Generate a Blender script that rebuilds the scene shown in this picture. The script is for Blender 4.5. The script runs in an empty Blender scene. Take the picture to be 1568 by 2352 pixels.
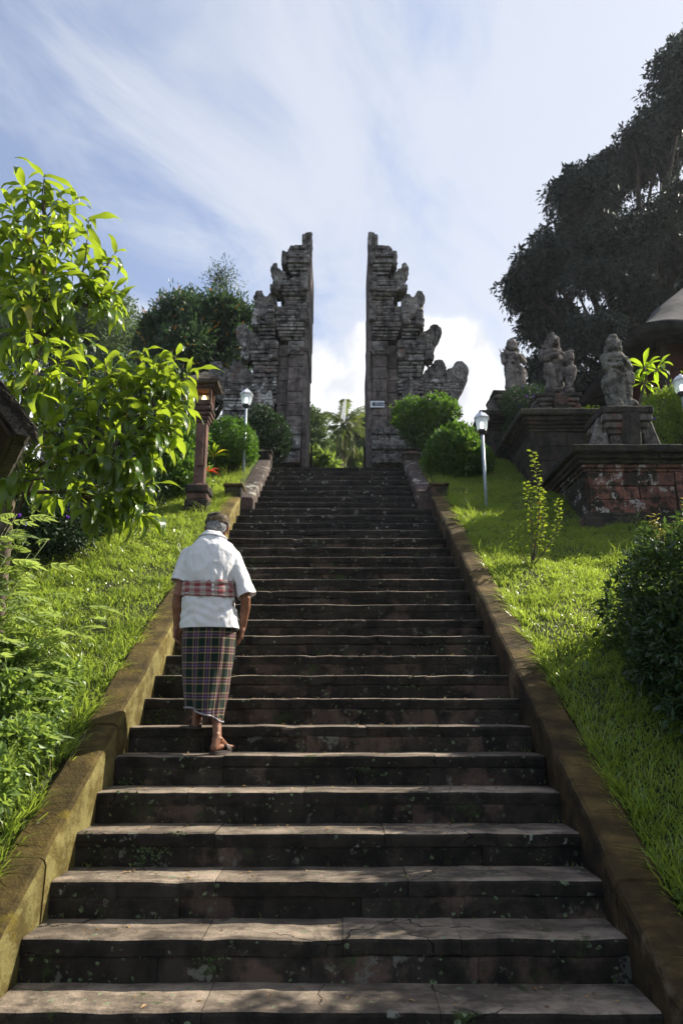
import bpy, bmesh, math, random
import numpy as np
from mathutils import Vector, Matrix, noise, Quaternion
random.seed(7)
rng = np.random.default_rng(7)
SC = bpy.context.scene
COL = SC.collection
R = math.radians
# ------------------------------------------------------------------ camera, light, sky
CAMZ, PITCH, F = 1.685, R(15.1), 1568.0
CP, SP = math.cos(PITCH), math.sin(PITCH)
cam_d = bpy.data.cameras.new('camera'); cam = bpy.data.objects.new('camera', cam_d); COL.objects.link(cam)
cam.location = (0, 0, CAMZ); cam.rotation_euler = (R(90) + PITCH, 0, 0)
cam_d.sensor_fit = 'VERTICAL'; cam_d.sensor_height = 36; cam_d.sensor_width = 24; cam_d.lens = 24.0
cam_d.clip_start = .05; cam_d.clip_end = 3000
cam_d.dof.use_dof = True; cam_d.dof.focus_distance = 4.95; cam_d.dof.aperture_fstop = 3.2
SC.camera = cam
SC.view_settings.view_transform = 'Standard'; SC.view_settings.look = 'None'
SC.view_settings.gamma = 1; SC.view_settings.use_curve_mapping = False
SC.view_settings.exposure = 1.0
SUN_AZ, SUN_EL = R(66), R(40)          # azimuth clockwise from +Y
sun_d = bpy.data.lights.new('sun', 'SUN'); sun = bpy.data.objects.new('sun', sun_d); COL.objects.link(sun)
sun_d.energy = 5.0; sun_d.angle = R(.53); sun_d.color = (1, .93, .80)
sdir = Vector((math.sin(SUN_AZ)*math.cos(SUN_EL), math.cos(SUN_AZ)*math.cos(SUN_EL), math.sin(SUN_EL)))
sun.location = sdir*50; sun.rotation_euler = sdir.to_track_quat('Z', 'Y').to_euler()

def N(nt, t, ins=None, **props):
    n = nt.nodes.new(t)
    for k, v in props.items(): setattr(n, k, v)
    for k, v in (ins or {}).items():
        s = n.inputs[k]
        if isinstance(v, bpy.types.NodeSocket): nt.links.new(v, s)
        elif isinstance(v, tuple) and len(v) == 3 and s.type == 'RGBA': s.default_value = (*v, 1)
        else: s.default_value = v
    return n
def mixc(nt, f, a, b, mode='MIX'): return N(nt, 'ShaderNodeMix', {0: f, 6: a, 7: b}, data_type='RGBA', blend_type=mode).outputs[2]
def math_(nt, op, a, b=0.0, c=0.0, clamp=False): return N(nt, 'ShaderNodeMath', {0: a, 1: b, 2: c}, operation=op, use_clamp=clamp).outputs[0]
def vmath(nt, op, a, b=(0, 0, 0)): return N(nt, 'ShaderNodeVectorMath', {0: a, 1: b}, operation=op)
def mr(nt, v, lo, hi, a=0.0, b=1.0): return N(nt, 'ShaderNodeMapRange', {0: v, 1: lo, 2: hi, 3: a, 4: b}, interpolation_type='SMOOTHSTEP').outputs[0]
def noi(nt, vec, scale, detail=4.0, rough=.55, dist=0.0):
    return N(nt, 'ShaderNodeTexNoise', {'Vector': vec, 'Scale': scale, 'Detail': detail, 'Roughness': rough, 'Distortion': dist}).outputs[0]
def scaled(nt, vec, s): return vmath(nt, 'MULTIPLY', vec, s).outputs[0]

def pdir(px, py):
    v = Vector(((px-784)/F, CP-(1176-py)/F*SP, SP+(1176-py)/F*CP)); return v.normalized()

world = bpy.data.worlds.new('World'); SC.world = world; world.use_nodes = True
wt = world.node_tree; wt.nodes.clear()
sky = N(wt, 'ShaderNodeTexSky', sky_type='NISHITA', sun_disc=False, sun_elevation=SUN_EL, sun_rotation=SUN_AZ, air_density=1.0, dust_density=1.5, ozone_density=1.5)
gen = N(wt, 'ShaderNodeTexCoord').outputs['Generated']
sep = N(wt, 'ShaderNodeSeparateXYZ', {0: gen})
den = math_(wt, 'ADD', math_(wt, 'ABSOLUTE', sep.outputs[2]), .22)
pl = N(wt, 'ShaderNodeCombineXYZ', {0: math_(wt, 'DIVIDE', sep.outputs[0], den), 1: math_(wt, 'DIVIDE', sep.outputs[1], den), 2: 0.0}).outputs[0]
rot = N(wt, 'ShaderNodeVectorRotate', {'Vector': pl, 'Angle': R(28)}, rotation_type='Z_AXIS').outputs[0]
c1 = noi(wt, scaled(wt, rot, (2.0, .95, 1)), 1.7, 8.0, .60, .9)
c2 = noi(wt, scaled(wt, rot, (1.0, .7, 1)), .9, 3.0, .5)
side = mr(wt, sep.outputs[0], -.50, .45, -.17, .20)
cir = math_(wt, 'ADD', math_(wt, 'ADD', math_(wt, 'MULTIPLY', c1, .80), math_(wt, 'MULTIPLY', c2, .25)), side)
cir = mr(wt, cir, .37, .63, .26, 1.0)
cir = math_(wt, 'MULTIPLY', cir, mr(wt, sep.outputs[1], -.7, .1, .70, 1.0))
low = mr(wt, sep.outputs[2], .15, .62, .35, 0.0)
cir = math_(wt, 'MAXIMUM', cir, math_(wt, 'ADD', cir, low), clamp=True)
# cumulus banks low over the hill, as directions in the sky
wob = N(wt, 'ShaderNodeTexNoise', {'Vector': gen, 'Scale': 11.0, 'Detail': 7.0, 'Roughness': .55})
wv = vmath(wt, 'ADD', gen, scaled(wt, vmath(wt, 'SUBTRACT', wob.outputs[1], (.5, .5, .5)).outputs[0], (.085, .085, .085))).outputs[0]
fld = None
for (px, py, rp) in [(1035, 830, 112), (1110, 880, 70), (1000, 940, 160), (960, 800, 50), (838, 790, 52), (735, 830, 52), (690, 880, 80), (790, 900, 85), (560, 1000, 110), (1250, 1010, 150), (1500, 1040, 160), (300, 1040, 130), (60, 1060, 150), (860, 1010, 150), (-250, 1020, 190), (1850, 1000, 220)]:
    d = pdir(px, py)
    rr = rp/F*d.dot(Vector((0, CP, SP)))
    dist = N(wt, 'ShaderNodeVectorMath', {0: wv, 1: tuple(d)}, operation='DISTANCE').outputs['Value']
    v = math_(wt, 'SUBTRACT', rr, dist)
    fld = v if fld is None else math_(wt, 'SMOOTH_MAX', fld, v, .02)
cum = mr(wt, fld, -.006, .014)
puff = noi(wt, wv, 9.0, 6.0, .6)
shade_c = mixc(wt, mr(wt, math_(wt, 'ADD', math_(wt, 'MULTIPLY', fld, 1.2), puff), .42, .72), (6.2, 6.25, 6.4), (4.4, 4.5, 4.85))
circ = mixc(wt, mr(wt, sep.outputs[2], .3, .9), (4.45, 4.65, 5.1), (4.15, 4.38, 4.85))
skyc = mixc(wt, 1.0, sky.outputs[0], (.95, 1.0, 1.12), 'MULTIPLY')
col = mixc(wt, math_(wt, 'MULTIPLY', cir, .85), skyc, circ)
col = mixc(wt, cum, col, shade_c)
bg = N(wt, 'ShaderNodeBackground', {'Color': col, 'Strength': .095})
N(wt, 'ShaderNodeOutputWorld', {0: bg.outputs[0]})

# ------------------------------------------------------------------ helpers
def at(px, py, Y):
    uc = (1176-py)/F; t = Y/(CP-uc*SP)
    return Vector(((px-784)/F*t, Y, CAMZ+(SP+uc*CP)*t))
def dep(Y, Z): return Y*CP+(Z-CAMZ)*SP
def tag(o, label=None, cat=None, group=None, kind=None):
    if label: o['label'] = label
    if cat: o['category'] = cat
    if group: o['group'] = group
    if kind: o['kind'] = kind
    return o
def empty(name, loc=(0, 0, 0), label=None, cat=None, group=None, rz=0, kind=None):
    o = bpy.data.objects.new(name, None); COL.objects.link(o); o.location = loc; o.rotation_euler = (0, 0, rz)
    o.empty_display_size = .1
    return tag(o, label, cat, group, kind)
def link_mesh(name, me, mat, parent=None, smooth=False):
    if mat is not None and not me.materials:
        me.materials.append(mat)
    o = bpy.data.objects.new(name, me); COL.objects.link(o)
    if parent is not None:
        o.parent = parent
    if smooth: me.polygons.foreach_set('use_smooth', [True]*len(me.polygons))
    return o
def pin(o, parent):
    """parent o, keeping world coordinates (its mesh was written in world coordinates)"""
    m = Matrix.LocRotScale(parent.location, parent.rotation_euler, parent.scale)
    if parent.parent is not None:
        g = parent.parent; m = Matrix.LocRotScale(g.location, g.rotation_euler, g.scale) @ parent.matrix_parent_inverse @ m
    o.parent = parent; o.matrix_parent_inverse = m.inverted(); return o
def np_mesh(name, V, Fc, mat, parent=None, smooth=False, k=None, uv=None):
    """V (n,3), Fc (m,k) all faces k-gons"""
    V = np.asarray(V, dtype=np.float32); Fc = np.asarray(Fc, dtype=np.int32); m, k = Fc.shape
    me = bpy.data.meshes.new(name)
    me.vertices.add(len(V)); me.vertices.foreach_set('co', V.ravel())
    me.loops.add(m*k); me.loops.foreach_set('vertex_index', Fc.ravel())
    me.polygons.add(m); me.polygons.foreach_set('loop_start', np.arange(m, dtype=np.int32)*k)
    if uv is not None:
        l = me.uv_layers.new(name='UVMap'); l.data.foreach_set('uv', np.asarray(uv, dtype=np.float32)[Fc.ravel()].ravel())
    me.update(calc_edges=True); me.validate()
    o = link_mesh(name, me, mat, None, smooth)
    if parent is not None: pin(o, parent)
    return o
class MB:
    def __init__(s): s.v = []; s.f = []
    def add(s, vs, fs):
        b = len(s.v); s.v += [tuple(x) for x in vs]; s.f += [tuple(b+i for i in f) for f in fs]; return s
    def box(s, x0, x1, y0, y1, z0, z1):
        return s.add([(x0,y0,z0),(x1,y0,z0),(x1,y1,z0),(x0,y1,z0),(x0,y0,z1),(x1,y0,z1),(x1,y1,z1),(x0,y1,z1)],
                     [(0,3,2,1),(4,5,6,7),(0,1,5,4),(1,2,6,5),(2,3,7,6),(3,0,4,7)])
    def frus(s, cx, cy, z0, z1, a0, b0, a1, b1, cx1=None, cy1=None):
        cx1 = cx if cx1 is None else cx1; cy1 = cy if cy1 is None else cy1
        return s.add([(cx-a0,cy-b0,z0),(cx+a0,cy-b0,z0),(cx+a0,cy+b0,z0),(cx-a0,cy+b0,z0),(cx1-a1,cy1-b1,z1),(cx1+a1,cy1-b1,z1),(cx1+a1,cy1+b1,z1),(cx1-a1,cy1+b1,z1)],
                     [(0,3,2,1),(4,5,6,7),(0,1,5,4),(1,2,6,5),(2,3,7,6),(3,0,4,7)])
    def lathe(s, prof, cx=0, cy=0, n=16, rot=0.0):
        vs = []; fs = []
        for (r, z) in prof:
            for i in range(n):
                a = rot+2*math.pi*i/n; vs.append((cx+r*math.cos(a), cy+r*math.sin(a), z))
        for j in range(len(prof)-1):
            for i in range(n):
                fs.append((j*n+i, j*n+(i+1)%n, (j+1)*n+(i+1)%n, (j+1)*n+i))
        fs.append(tuple(range(n))[::-1]); fs.append(tuple((len(prof)-1)*n+i for i in range(n)))
        return s.add(vs, fs)
    def tube(s, pts, rad, n=8):
        pts = [Vector(p) for p in pts]; vs = []; fs = []; up = Vector((.13, .21, .97))
        for i, p in enumerate(pts):
            t = (pts[min(i+1, len(pts)-1)]-pts[max(i-1, 0)]).normalized()
            a = t.cross(up); a = t.cross(Vector((1, 0, 0))) if a.length < .1 else a; a.normalize(); b = t.cross(a)
            r = rad[i] if hasattr(rad, '__len__') else rad
            for k in range(n):
                th = 2*math.pi*k/n; vs.append(p+a*math.cos(th)*r+b*math.sin(th)*r)
        for j in range(len(pts)-1):
            for k in range(n): fs.append((j*n+k, j*n+(k+1)%n, (j+1)*n+(k+1)%n, (j+1)*n+k))
        fs.append(tuple(range(n))[::-1]); fs.append(tuple((len(pts)-1)*n+k for k in range(n)))
        return s.add(vs, fs)
    def prism(s, outline, y0, y1):
        """outline of (x,z) points extruded along y"""
        n = len(outline)
        vs = [(x, y0, z) for x, z in outline]+[(x, y1, z) for x, z in outline]
        fs = [tuple(range(n)), tuple(range(2*n-1, n-1, -1))]+[(i, i+n, (i+1) % n+n, (i+1) % n) for i in range(n)]
        return s.add(vs, fs)
    def mesh(s, name):
        me = bpy.data.meshes.new(name); me.from_pydata(s.v, [], s.f); me.update(); return me
    def build(s, name, mat, parent=None, smooth=False, bevel=0.0, jit=0.0, sub=0.0, wob=0.0, wobs=6.0, keep=True, fix=True):
        bm = bmesh.new(); vs = [bm.verts.new(v) for v in s.v]
        for f in s.f:
            try: bm.faces.new([vs[i] for i in f])
            except ValueError: pass
        if fix: bmesh.ops.recalc_face_normals(bm, faces=bm.faces)
        if bevel: bmesh.ops.bevel(bm, geom=[e for e in bm.edges if e.calc_face_angle(0) > .5], offset=bevel, segments=1, affect='EDGES', clamp_overlap=True)
        if sub:
            for _ in range(5):
                es = [e for e in bm.edges if e.calc_length() > sub]
                if not es or len(bm.verts) > 20000: break
                bmesh.ops.subdivide_edges(bm, edges=es, cuts=1, use_grid_fill=True)
        if wob:
            bm.normal_update()
            for v in bm.verts:
                n = noise.fractal(v.co*wobs, 1.0, 2.0, 3)
                v.co += v.normal*n*wob
        if jit:
            for v in bm.verts:
                v.co += Vector((random.uniform(-jit, jit), random.uniform(-jit, jit), random.uniform(-jit, jit)))
        me = bpy.data.meshes.new(name); bm.to_mesh(me); bm.free()
        o = link_mesh(name, me, mat, None, smooth)
        if parent is not None: pin(o, parent)
        return o
def copy_tree(o, parent=None):
    c = o.copy(); COL.objects.link(c)
    if parent is not None: c.parent = parent
    for ch in list(o.children): copy_tree(ch, c)
    return c

# ------------------------------------------------------------------ materials
def new_mat(name):
    m = bpy.data.materials.new(name); m.use_nodes = True; nt = m.node_tree; nt.nodes.clear(); return m, nt
def finish(nt, shader, disp=None):
    o = N(nt, 'ShaderNodeOutputMaterial', {0: shader})
def bumpn(nt, h, strength, dist=.01): return N(nt, 'ShaderNodeBump', {'Height': h, 'Strength': strength, 'Distance': dist}).outputs[0]

def stone(name, base, dark, cracks=0, facex=None, lichen=None, lic_amt=.3, moss=None, moss_amt=.3, tint=None, tint_amt=0, top=None, ls=5.0, bump=.6, streak=.5, courses=0, speck=None):
    m, nt = new_mat(name)
    g = N(nt, 'ShaderNodeNewGeometry'); P = g.outputs['Position']; nz = N(nt, 'ShaderNodeSeparateXYZ', {0: g.outputs['Normal']}).outputs[2]
    big = noi(nt, P, 1.7, 5, .6); mid = noi(nt, P, 7.0, 6, .65, .4); fine = noi(nt, P, 60.0, 5, .7)
    st = noi(nt, scaled(nt, P, (3.2, 3.2, .7)), 2.0, 5, .6)
    isl = N(nt, 'ShaderNodeObjectInfo').outputs['Random']
    c = mixc(nt, mr(nt, math_(nt, 'ADD', math_(nt, 'MULTIPLY', mid, .7), math_(nt, 'MULTIPLY', big, .3)), .38, .62), dark, base)
    if tint: c = mixc(nt, mr(nt, noi(nt, vmath(nt, 'ADD', P, (7, 3, 1)).outputs[0], 2.3, 5, .65), .62-tint_amt*.3, .70-tint_amt*.25), c, tint)
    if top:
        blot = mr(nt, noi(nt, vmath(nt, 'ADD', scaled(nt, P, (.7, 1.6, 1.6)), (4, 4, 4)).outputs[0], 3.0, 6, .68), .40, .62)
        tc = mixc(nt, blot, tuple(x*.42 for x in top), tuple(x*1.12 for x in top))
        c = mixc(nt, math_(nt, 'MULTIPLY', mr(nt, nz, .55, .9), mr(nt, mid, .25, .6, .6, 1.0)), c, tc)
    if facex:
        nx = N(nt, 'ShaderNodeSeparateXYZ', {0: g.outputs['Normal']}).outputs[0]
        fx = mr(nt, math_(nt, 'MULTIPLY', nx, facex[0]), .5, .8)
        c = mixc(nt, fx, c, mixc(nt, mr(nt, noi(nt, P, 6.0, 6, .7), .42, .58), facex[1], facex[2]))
    if streak: c = mixc(nt, math_(nt, 'MULTIPLY', mr(nt, st, .5, .66), streak), c, tuple(x*.35 for x in dark))
    if moss: c = mixc(nt, mr(nt, noi(nt, vmath(nt, 'ADD', P, (1, 9, 4)).outputs[0], 4.5, 7, .7), .68-moss_amt*.35, .76-moss_amt*.3), c, moss)
    if lichen:
        l = noi(nt, vmath(nt, 'ADD', P, (31, 2, 8)).outputs[0], ls, 7, .68, .2)
        l2 = noi(nt, P, ls*4.5, 4, .6)
        lf = mr(nt, math_(nt, 'ADD', math_(nt, 'MULTIPLY', l, .75), math_(nt, 'MULTIPLY', l2, .25)), .66-lic_amt*.3, .70-lic_amt*.3)
        c = mixc(nt, math_(nt, 'MULTIPLY', lf, .85), c, lichen)
    if speck:
        v = N(nt, 'ShaderNodeTexVoronoi', {'Vector': vmath(nt, 'ADD', P, scaled(nt, N(nt, 'ShaderNodeTexNoise', {'Vector': P, 'Scale': 22.0, 'Detail': 3.0}).outputs[1], (.05, .05, .05))).outputs[0], 'Scale': speck[1]}, feature='F1')
        pres = mr(nt, noi(nt, P, 2.6, 4, .65), .46, .54)
        rad = math_(nt, 'MULTIPLY', N(nt, 'ShaderNodeSeparateXYZ', {0: v.outputs['Color']}).outputs[0], .30)
        sp = math_(nt, 'MULTIPLY', math_(nt, 'LESS_THAN', v.outputs['Distance'], rad), pres)
        c = mixc(nt, math_(nt, 'MULTIPLY', sp, mr(nt, fine, .35, .6)), c, speck[0])
    if cracks:
        wp = vmath(nt, 'ADD', P, scaled(nt, N(nt, 'ShaderNodeTexNoise', {'Vector': P, 'Scale': 5.0, 'Detail': 4.0}).outputs[1], (.22, .22, .22))).outputs[0]
        ce = N(nt, 'ShaderNodeTexVoronoi', {'Vector': wp, 'Scale': cracks}, feature='DISTANCE_TO_EDGE').outputs['Distance']
        pres2 = mr(nt, noi(nt, P, 1.3, 2, .5), .50, .56)
        c = mixc(nt, math_(nt, 'MULTIPLY', mr(nt, ce, .002, .010, 1, 0), pres2), c, tuple(x*.4 for x in dark))
    hsv = N(nt, 'ShaderNodeHueSaturation', {'Value': mr(nt, isl, 0, 1, .8, 1.2), 'Color': c}).outputs[0]
    h = math_(nt, 'ADD', math_(nt, 'MULTIPLY', mid, 1.0), math_(nt, 'MULTIPLY', fine, .35))
    if courses:
        z = N(nt, 'ShaderNodeSeparateXYZ', {0: P}).outputs[2]
        w = math_(nt, 'PINGPONG', math_(nt, 'ADD', z, math_(nt, 'MULTIPLY', mid, .006)), courses*.5)
        j = mr(nt, w, 0.0, .008)
        h = math_(nt, 'ADD', h, math_(nt, 'MULTIPLY', j, 1.2))
        hsv = mixc(nt, mr(nt, j, 0, 1, .75, 0.0), hsv, tuple(x*.25 for x in dark))
    b = bumpn(nt, h, bump, .02)
    p = N(nt, 'ShaderNodeBsdfPrincipled', {'Base Color': hsv, 'Roughness': .92, 'Specular IOR Level': .25, 'Normal': b})
    finish(nt, p.outputs[0]); return m

def plain(name, col, rough=.6, metal=0.0, spec=.4, var=.15, nscale=20.0, bump=.15, emis=None):
    m, nt = new_mat(name)
    P = N(nt, 'ShaderNodeNewGeometry').outputs['Position']
    n = noi(nt, P, nscale, 5, .6)
    c = mixc(nt, mr(nt, n, .3, .7), tuple(x*(1-var) for x in col), tuple(min(1, x*(1+var)) for x in col))
    ins = {'Base Color': c, 'Roughness': rough, 'Metallic': metal, 'Specular IOR Level': spec, 'Normal': bumpn(nt, n, bump, .01)}
    if emis: ins['Emission Color'] = emis[0]; ins['Emission Strength'] = emis[1]
    finish(nt, N(nt, 'ShaderNodeBsdfPrincipled', ins).outputs[0]); return m

def leafm(name, a, b, trans, tamt=.45, rough=.38, spec=.5, rand='island', odd=None, odd_amt=0.0, ribs=False):
    m, nt = new_mat(name)
    if rand == 'island': r = N(nt, 'ShaderNodeNewGeometry').outputs['Random Per Island']
    else: r = N(nt, 'ShaderNodeObjectInfo').outputs['Random']
    P = N(nt, 'ShaderNodeNewGeometry').outputs['Position']
    cl = noi(nt, P, 1.5, 3, .6)
    f = math_(nt, 'ADD', math_(nt, 'MULTIPLY', r, .6), math_(nt, 'MULTIPLY', mr(nt, cl, .35, .65), .4))
    c = mixc(nt, f, a, b)
    t = mixc(nt, f, tuple(x*.75 for x in trans), tuple(min(1, x*1.2) for x in trans))
    if odd:
        o = math_(nt, 'GREATER_THAN', math_(nt, 'FRACT', math_(nt, 'MULTIPLY', r, 37.7)), 1-odd_amt)
        c = mixc(nt, o, c, odd); t = mixc(nt, o, t, odd)
    ins = {'Base Color': c, 'Roughness': rough, 'Specular IOR Level': spec}
    if ribs:
        uv = N(nt, 'ShaderNodeSeparateXYZ', {0: N(nt, 'ShaderNodeTexCoord').outputs['UV']})
        ax = math_(nt, 'ABSOLUTE', math_(nt, 'SUBTRACT', uv.outputs[0], .5))
        w = math_(nt, 'SINE', math_(nt, 'MULTIPLY', math_(nt, 'SUBTRACT', uv.outputs[1], math_(nt, 'MULTIPLY', ax, .5)), 75.0))
        mid = mr(nt, ax, 0.0, .035)
        ins['Normal'] = bumpn(nt, math_(nt, 'ADD', math_(nt, 'MULTIPLY', w, .4), mid), .35, .004)
        ins['Base Color'] = mixc(nt, mid, tuple(min(1, x*1.6) for x in b), c)
    p = N(nt, 'ShaderNodeBsdfPrincipled', ins)
    tr = N(nt, 'ShaderNodeBsdfTranslucent', {'Color': t})
    finish(nt, N(nt, 'ShaderNodeMixShader', {0: tamt, 1: p.outputs[0], 2: tr.outputs[0]}).outputs[0]); return m

M = {}
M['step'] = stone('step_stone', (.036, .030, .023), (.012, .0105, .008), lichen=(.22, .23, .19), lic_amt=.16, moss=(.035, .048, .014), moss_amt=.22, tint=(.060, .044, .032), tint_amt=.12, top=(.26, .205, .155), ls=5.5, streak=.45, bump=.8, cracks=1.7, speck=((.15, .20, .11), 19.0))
M['riser'] = stone('riser_stone', (.036, .030, .023), (.012, .0105, .008), lichen=(.12, .118, .095), lic_amt=.24, moss=(.030, .046, .014), moss_amt=.30, tint=(.085, .058, .044), tint_amt=.34, ls=6.0, streak=.4, bump=.8, speck=((.13, .185, .09), 24.0))
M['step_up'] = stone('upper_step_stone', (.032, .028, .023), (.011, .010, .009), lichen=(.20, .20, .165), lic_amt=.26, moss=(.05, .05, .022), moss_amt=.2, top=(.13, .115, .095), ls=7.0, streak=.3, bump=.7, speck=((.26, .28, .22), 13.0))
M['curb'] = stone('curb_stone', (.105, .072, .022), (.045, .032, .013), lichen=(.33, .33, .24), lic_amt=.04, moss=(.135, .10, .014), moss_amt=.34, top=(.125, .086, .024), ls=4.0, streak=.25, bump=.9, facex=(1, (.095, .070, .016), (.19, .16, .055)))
M['curb_r'] = stone('shaded_curb_stone', (.070, .045, .018), (.018, .013, .008), lichen=(.27, .26, .21), lic_amt=-.15, moss=(.17, .13, .02), moss_amt=.14, tint=(.14, .10, .06), tint_amt=.2, top=(.125, .082, .028), ls=3.4, streak=.25, bump=.9)  # darker copy of the curb stone, with the right side's shade put into its colour
M['curb_up'] = stone('upper_curb_stone', (.10, .07, .06), (.05, .038, .034), lichen=(.36, .35, .29), lic_amt=.36, moss=(.14, .13, .04), moss_amt=.2, ls=3.0, streak=.2, bump=.8)
M['gate'] = stone('weathered_gate_stone', (.31, .285, .26), (.070, .064, .062), lichen=(.52, .50, .47), lic_amt=.30, moss=(.03, .03, .026), moss_amt=.35, tint=(.16, .085, .065), tint_amt=.12, ls=2.6, streak=.8, bump=.9, courses=.085)
M['gate_carv'] = stone('carved_gate_stone', (.26, .24, .215), (.060, .055, .052), lichen=(.40, .39, .36), lic_amt=.30, moss=(.035, .034, .026), moss_amt=.35, tint=(.17, .09, .07), tint_amt=.10, ls=4.0, streak=.7, bump=1.0)
M['gate_flat'] = stone('dressed_gate_stone', (.19, .158, .142), (.07, .058, .054), lichen=(.26, .25, .23), lic_amt=-.1, moss=(.02, .02, .018), moss_amt=.22, ls=3.0, streak=.6, bump=.6)
M['gate_pale'] = stone('lichened_gate_stone', (.20, .185, .165), (.055, .05, .045), lichen=(.48, .47, .44), lic_amt=.46, moss=(.03, .03, .028), moss_amt=.25, tint=(.19, .11, .09), tint_amt=.15, ls=3.0, streak=.5, bump=.9, courses=.085)
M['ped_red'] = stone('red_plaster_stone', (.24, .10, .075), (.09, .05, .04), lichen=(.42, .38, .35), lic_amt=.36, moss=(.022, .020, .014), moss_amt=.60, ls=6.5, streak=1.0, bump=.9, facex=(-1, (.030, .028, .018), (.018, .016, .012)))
M['ped_dark'] = stone('mossy_dark_stone', (.060, .052, .040), (.018, .017, .014), lichen=(.33, .31, .27), lic_amt=.0, moss=(.045, .05, .018), moss_amt=.35, tint=(.12, .07, .055), tint_amt=.1, ls=4.5, streak=.5, bump=.9)
M['ped_pale'] = stone('pale_statue_base_stone', (.20, .18, .155), (.06, .052, .045), lichen=(.44, .42, .38), lic_amt=.28, moss=(.045, .043, .03), moss_amt=.3, tint=(.2, .11, .09), tint_amt=.2, ls=4.0, streak=.5, bump=.9)
M['statue'] = stone('statue_stone', (.25, .235, .20), (.055, .05, .042), lichen=(.33, .34, .28), lic_amt=.18, moss=(.05, .052, .03), moss_amt=.3, ls=9.0, streak=.6, bump=1.0)
M['statue_d'] = stone('dark_statue_stone', (.22, .19, .17), (.05, .042, .038), lichen=(.28, .26, .23), lic_amt=.0, moss=(.035, .03, .028), moss_amt=.3, ls=7.0, streak=.6, bump=1.0)
M['lantern'] = stone('lantern_brick', (.15, .082, .062), (.065, .042, .035), lichen=(.36, .38, .38), lic_amt=.1, ls=4.0, streak=.3, bump=.5)
M['thatch'] = None
M['soil'] = stone('lawn_soil', (.055, .06, .022), (.025, .03, .010), streak=0, bump=.8)
M['earth'] = stone('garden_ground', (.06, .06, .03), (.03, .035, .015), streak=0, bump=.6)
M['bark'] = stone('bark', (.17, .135, .10), (.07, .055, .04), lichen=(.28, .27, .22), lic_amt=.1, ls=12, bump=.8, streak=.3)
M['bark_d'] = stone('dark_bark', (.07, .055, .045), (.03, .025, .02), bump=.8)
M['twig'] = plain('green_twig', (.13, .15, .05), .6)
M['stalk'] = plain('reddish_stalk', (.16, .08, .05), .6)
M['near_leaf'] = leafm('glossy_broad_leaf', (.028, .072, .012), (.065, .125, .018), (.44, .58, .035), .42, .28, .6, ribs=True)
M['near_leaf_o'] = leafm('glossy_broad_leaf_single', (.026, .066, .012), (.075, .135, .018), (.50, .64, .035), .46, .28, .6, rand='object', ribs=True, odd=(.38, .34, .04), odd_amt=.03)
M['fern'] = leafm('pale_feathery_leaf', (.19, .26, .10), (.30, .38, .17), (.46, .58, .12), .42, .5, .4, rand='object')
M['round_bush'] = leafm('clipped_bush_leaf', (.045, .11, .016), (.085, .18, .025), (.18, .36, .03), .35, .5)
M['dark_bush'] = leafm('dark_bush_leaf', (.018, .042, .016), (.032, .066, .022), (.04, .09, .02), .25, .5)
M['mid_bush'] = leafm('mid_bush_leaf', (.040, .095, .022), (.08, .16, .03), (.17, .32, .03), .38, .38)
M['near_bush'] = leafm('near_bush_leaf', (.030, .062, .024), (.06, .10, .036), (.10, .17, .03), .35, .42, .5)
M['near_bush_o'] = leafm('near_bush_leaf_single', (.022, .055, .022), (.045, .085, .028), (.10, .17, .03), .35, .40, .5, rand='object')
M['young'] = leafm('young_tip_leaf', (.15, .16, .035), (.25, .20, .06), (.5, .42, .08), .45, .4)
M['sapling'] = leafm('sapling_leaf', (.07, .13, .02), (.12, .18, .02), (.36, .44, .03), .45, .35, .5, rand='object', odd=(.6, .26, .02), odd_amt=.03)
M['plumeria'] = leafm('plumeria_leaf', (.07, .19, .02), (.12, .24, .02), (.48, .68, .03), .5, .3, .5, rand='object', ribs=True, odd=(.55, .48, .03), odd_amt=.06)
M['yellow_bush'] = leafm('sunny_bush_leaf', (.07, .14, .02), (.13, .21, .025), (.34, .48, .04), .42, .35)
M['big_tree'] = leafm('far_tree_leaf', (.011, .020, .016), (.020, .032, .022), (.02, .04, .02), .2, .5)
M['left_tree'] = leafm('left_tree_leaf', (.022, .045, .022), (.042, .08, .03), (.07, .14, .04), .3, .45, odd=(.55, .26, .03), odd_amt=.02)
M['hill_tree'] = leafm('hill_tree_leaf', (.06, .095, .03), (.10, .15, .045), (.14, .22, .05), .3, .6)
M['hill_tree2'] = leafm('gate_view_leaf', (.08, .13, .03), (.14, .20, .05), (.3, .42, .06), .4, .5)
M['palm'] = leafm('palm_leaf', (.07, .12, .03), (.13, .18, .05), (.28, .36, .06), .35, .4, odd=(.30, .25, .13), odd_amt=.12)
M['grass'] = leafm('grass_blade', (.085, .155, .026), (.21, .28, .055), (.55, .70, .08), .40, .28, .7, odd=(.26, .22, .10), odd_amt=.03)
M['weed'] = leafm('weed_leaf', (.09, .16, .045), (.17, .25, .075), (.38, .52, .08), .42, .35, .5)
M['purple'] = leafm('purple_petal', (.10, .03, .36), (.16, .05, .5), (.3, .1, .7), .4, .5)
M['orange'] = leafm('orange_petal', (.6, .24, .02), (.75, .35, .03), (.8, .35, .03), .4, .5)
M['red'] = leafm('red_leaf', (.35, .03, .02), (.5, .06, .03), (.6, .08, .03), .4, .4)
M['metal'] = plain('galvanised_post', (.34, .38, .42), .45, .3)
M['blackplastic'] = plain('black_collar', (.03, .03, .03), .5)
M['timber'] = plain('dark_timber', (.035, .018, .012), .7)
M['redwall'] = plain('red_timber', (.085, .026, .016), .7, nscale=8)
M['signw'] = plain('sign_white', (.75, .75, .80), .5, var=.03)
M['signd'] = plain('sign_dark_green', (.02, .05, .06), .5, var=.03)

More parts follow.
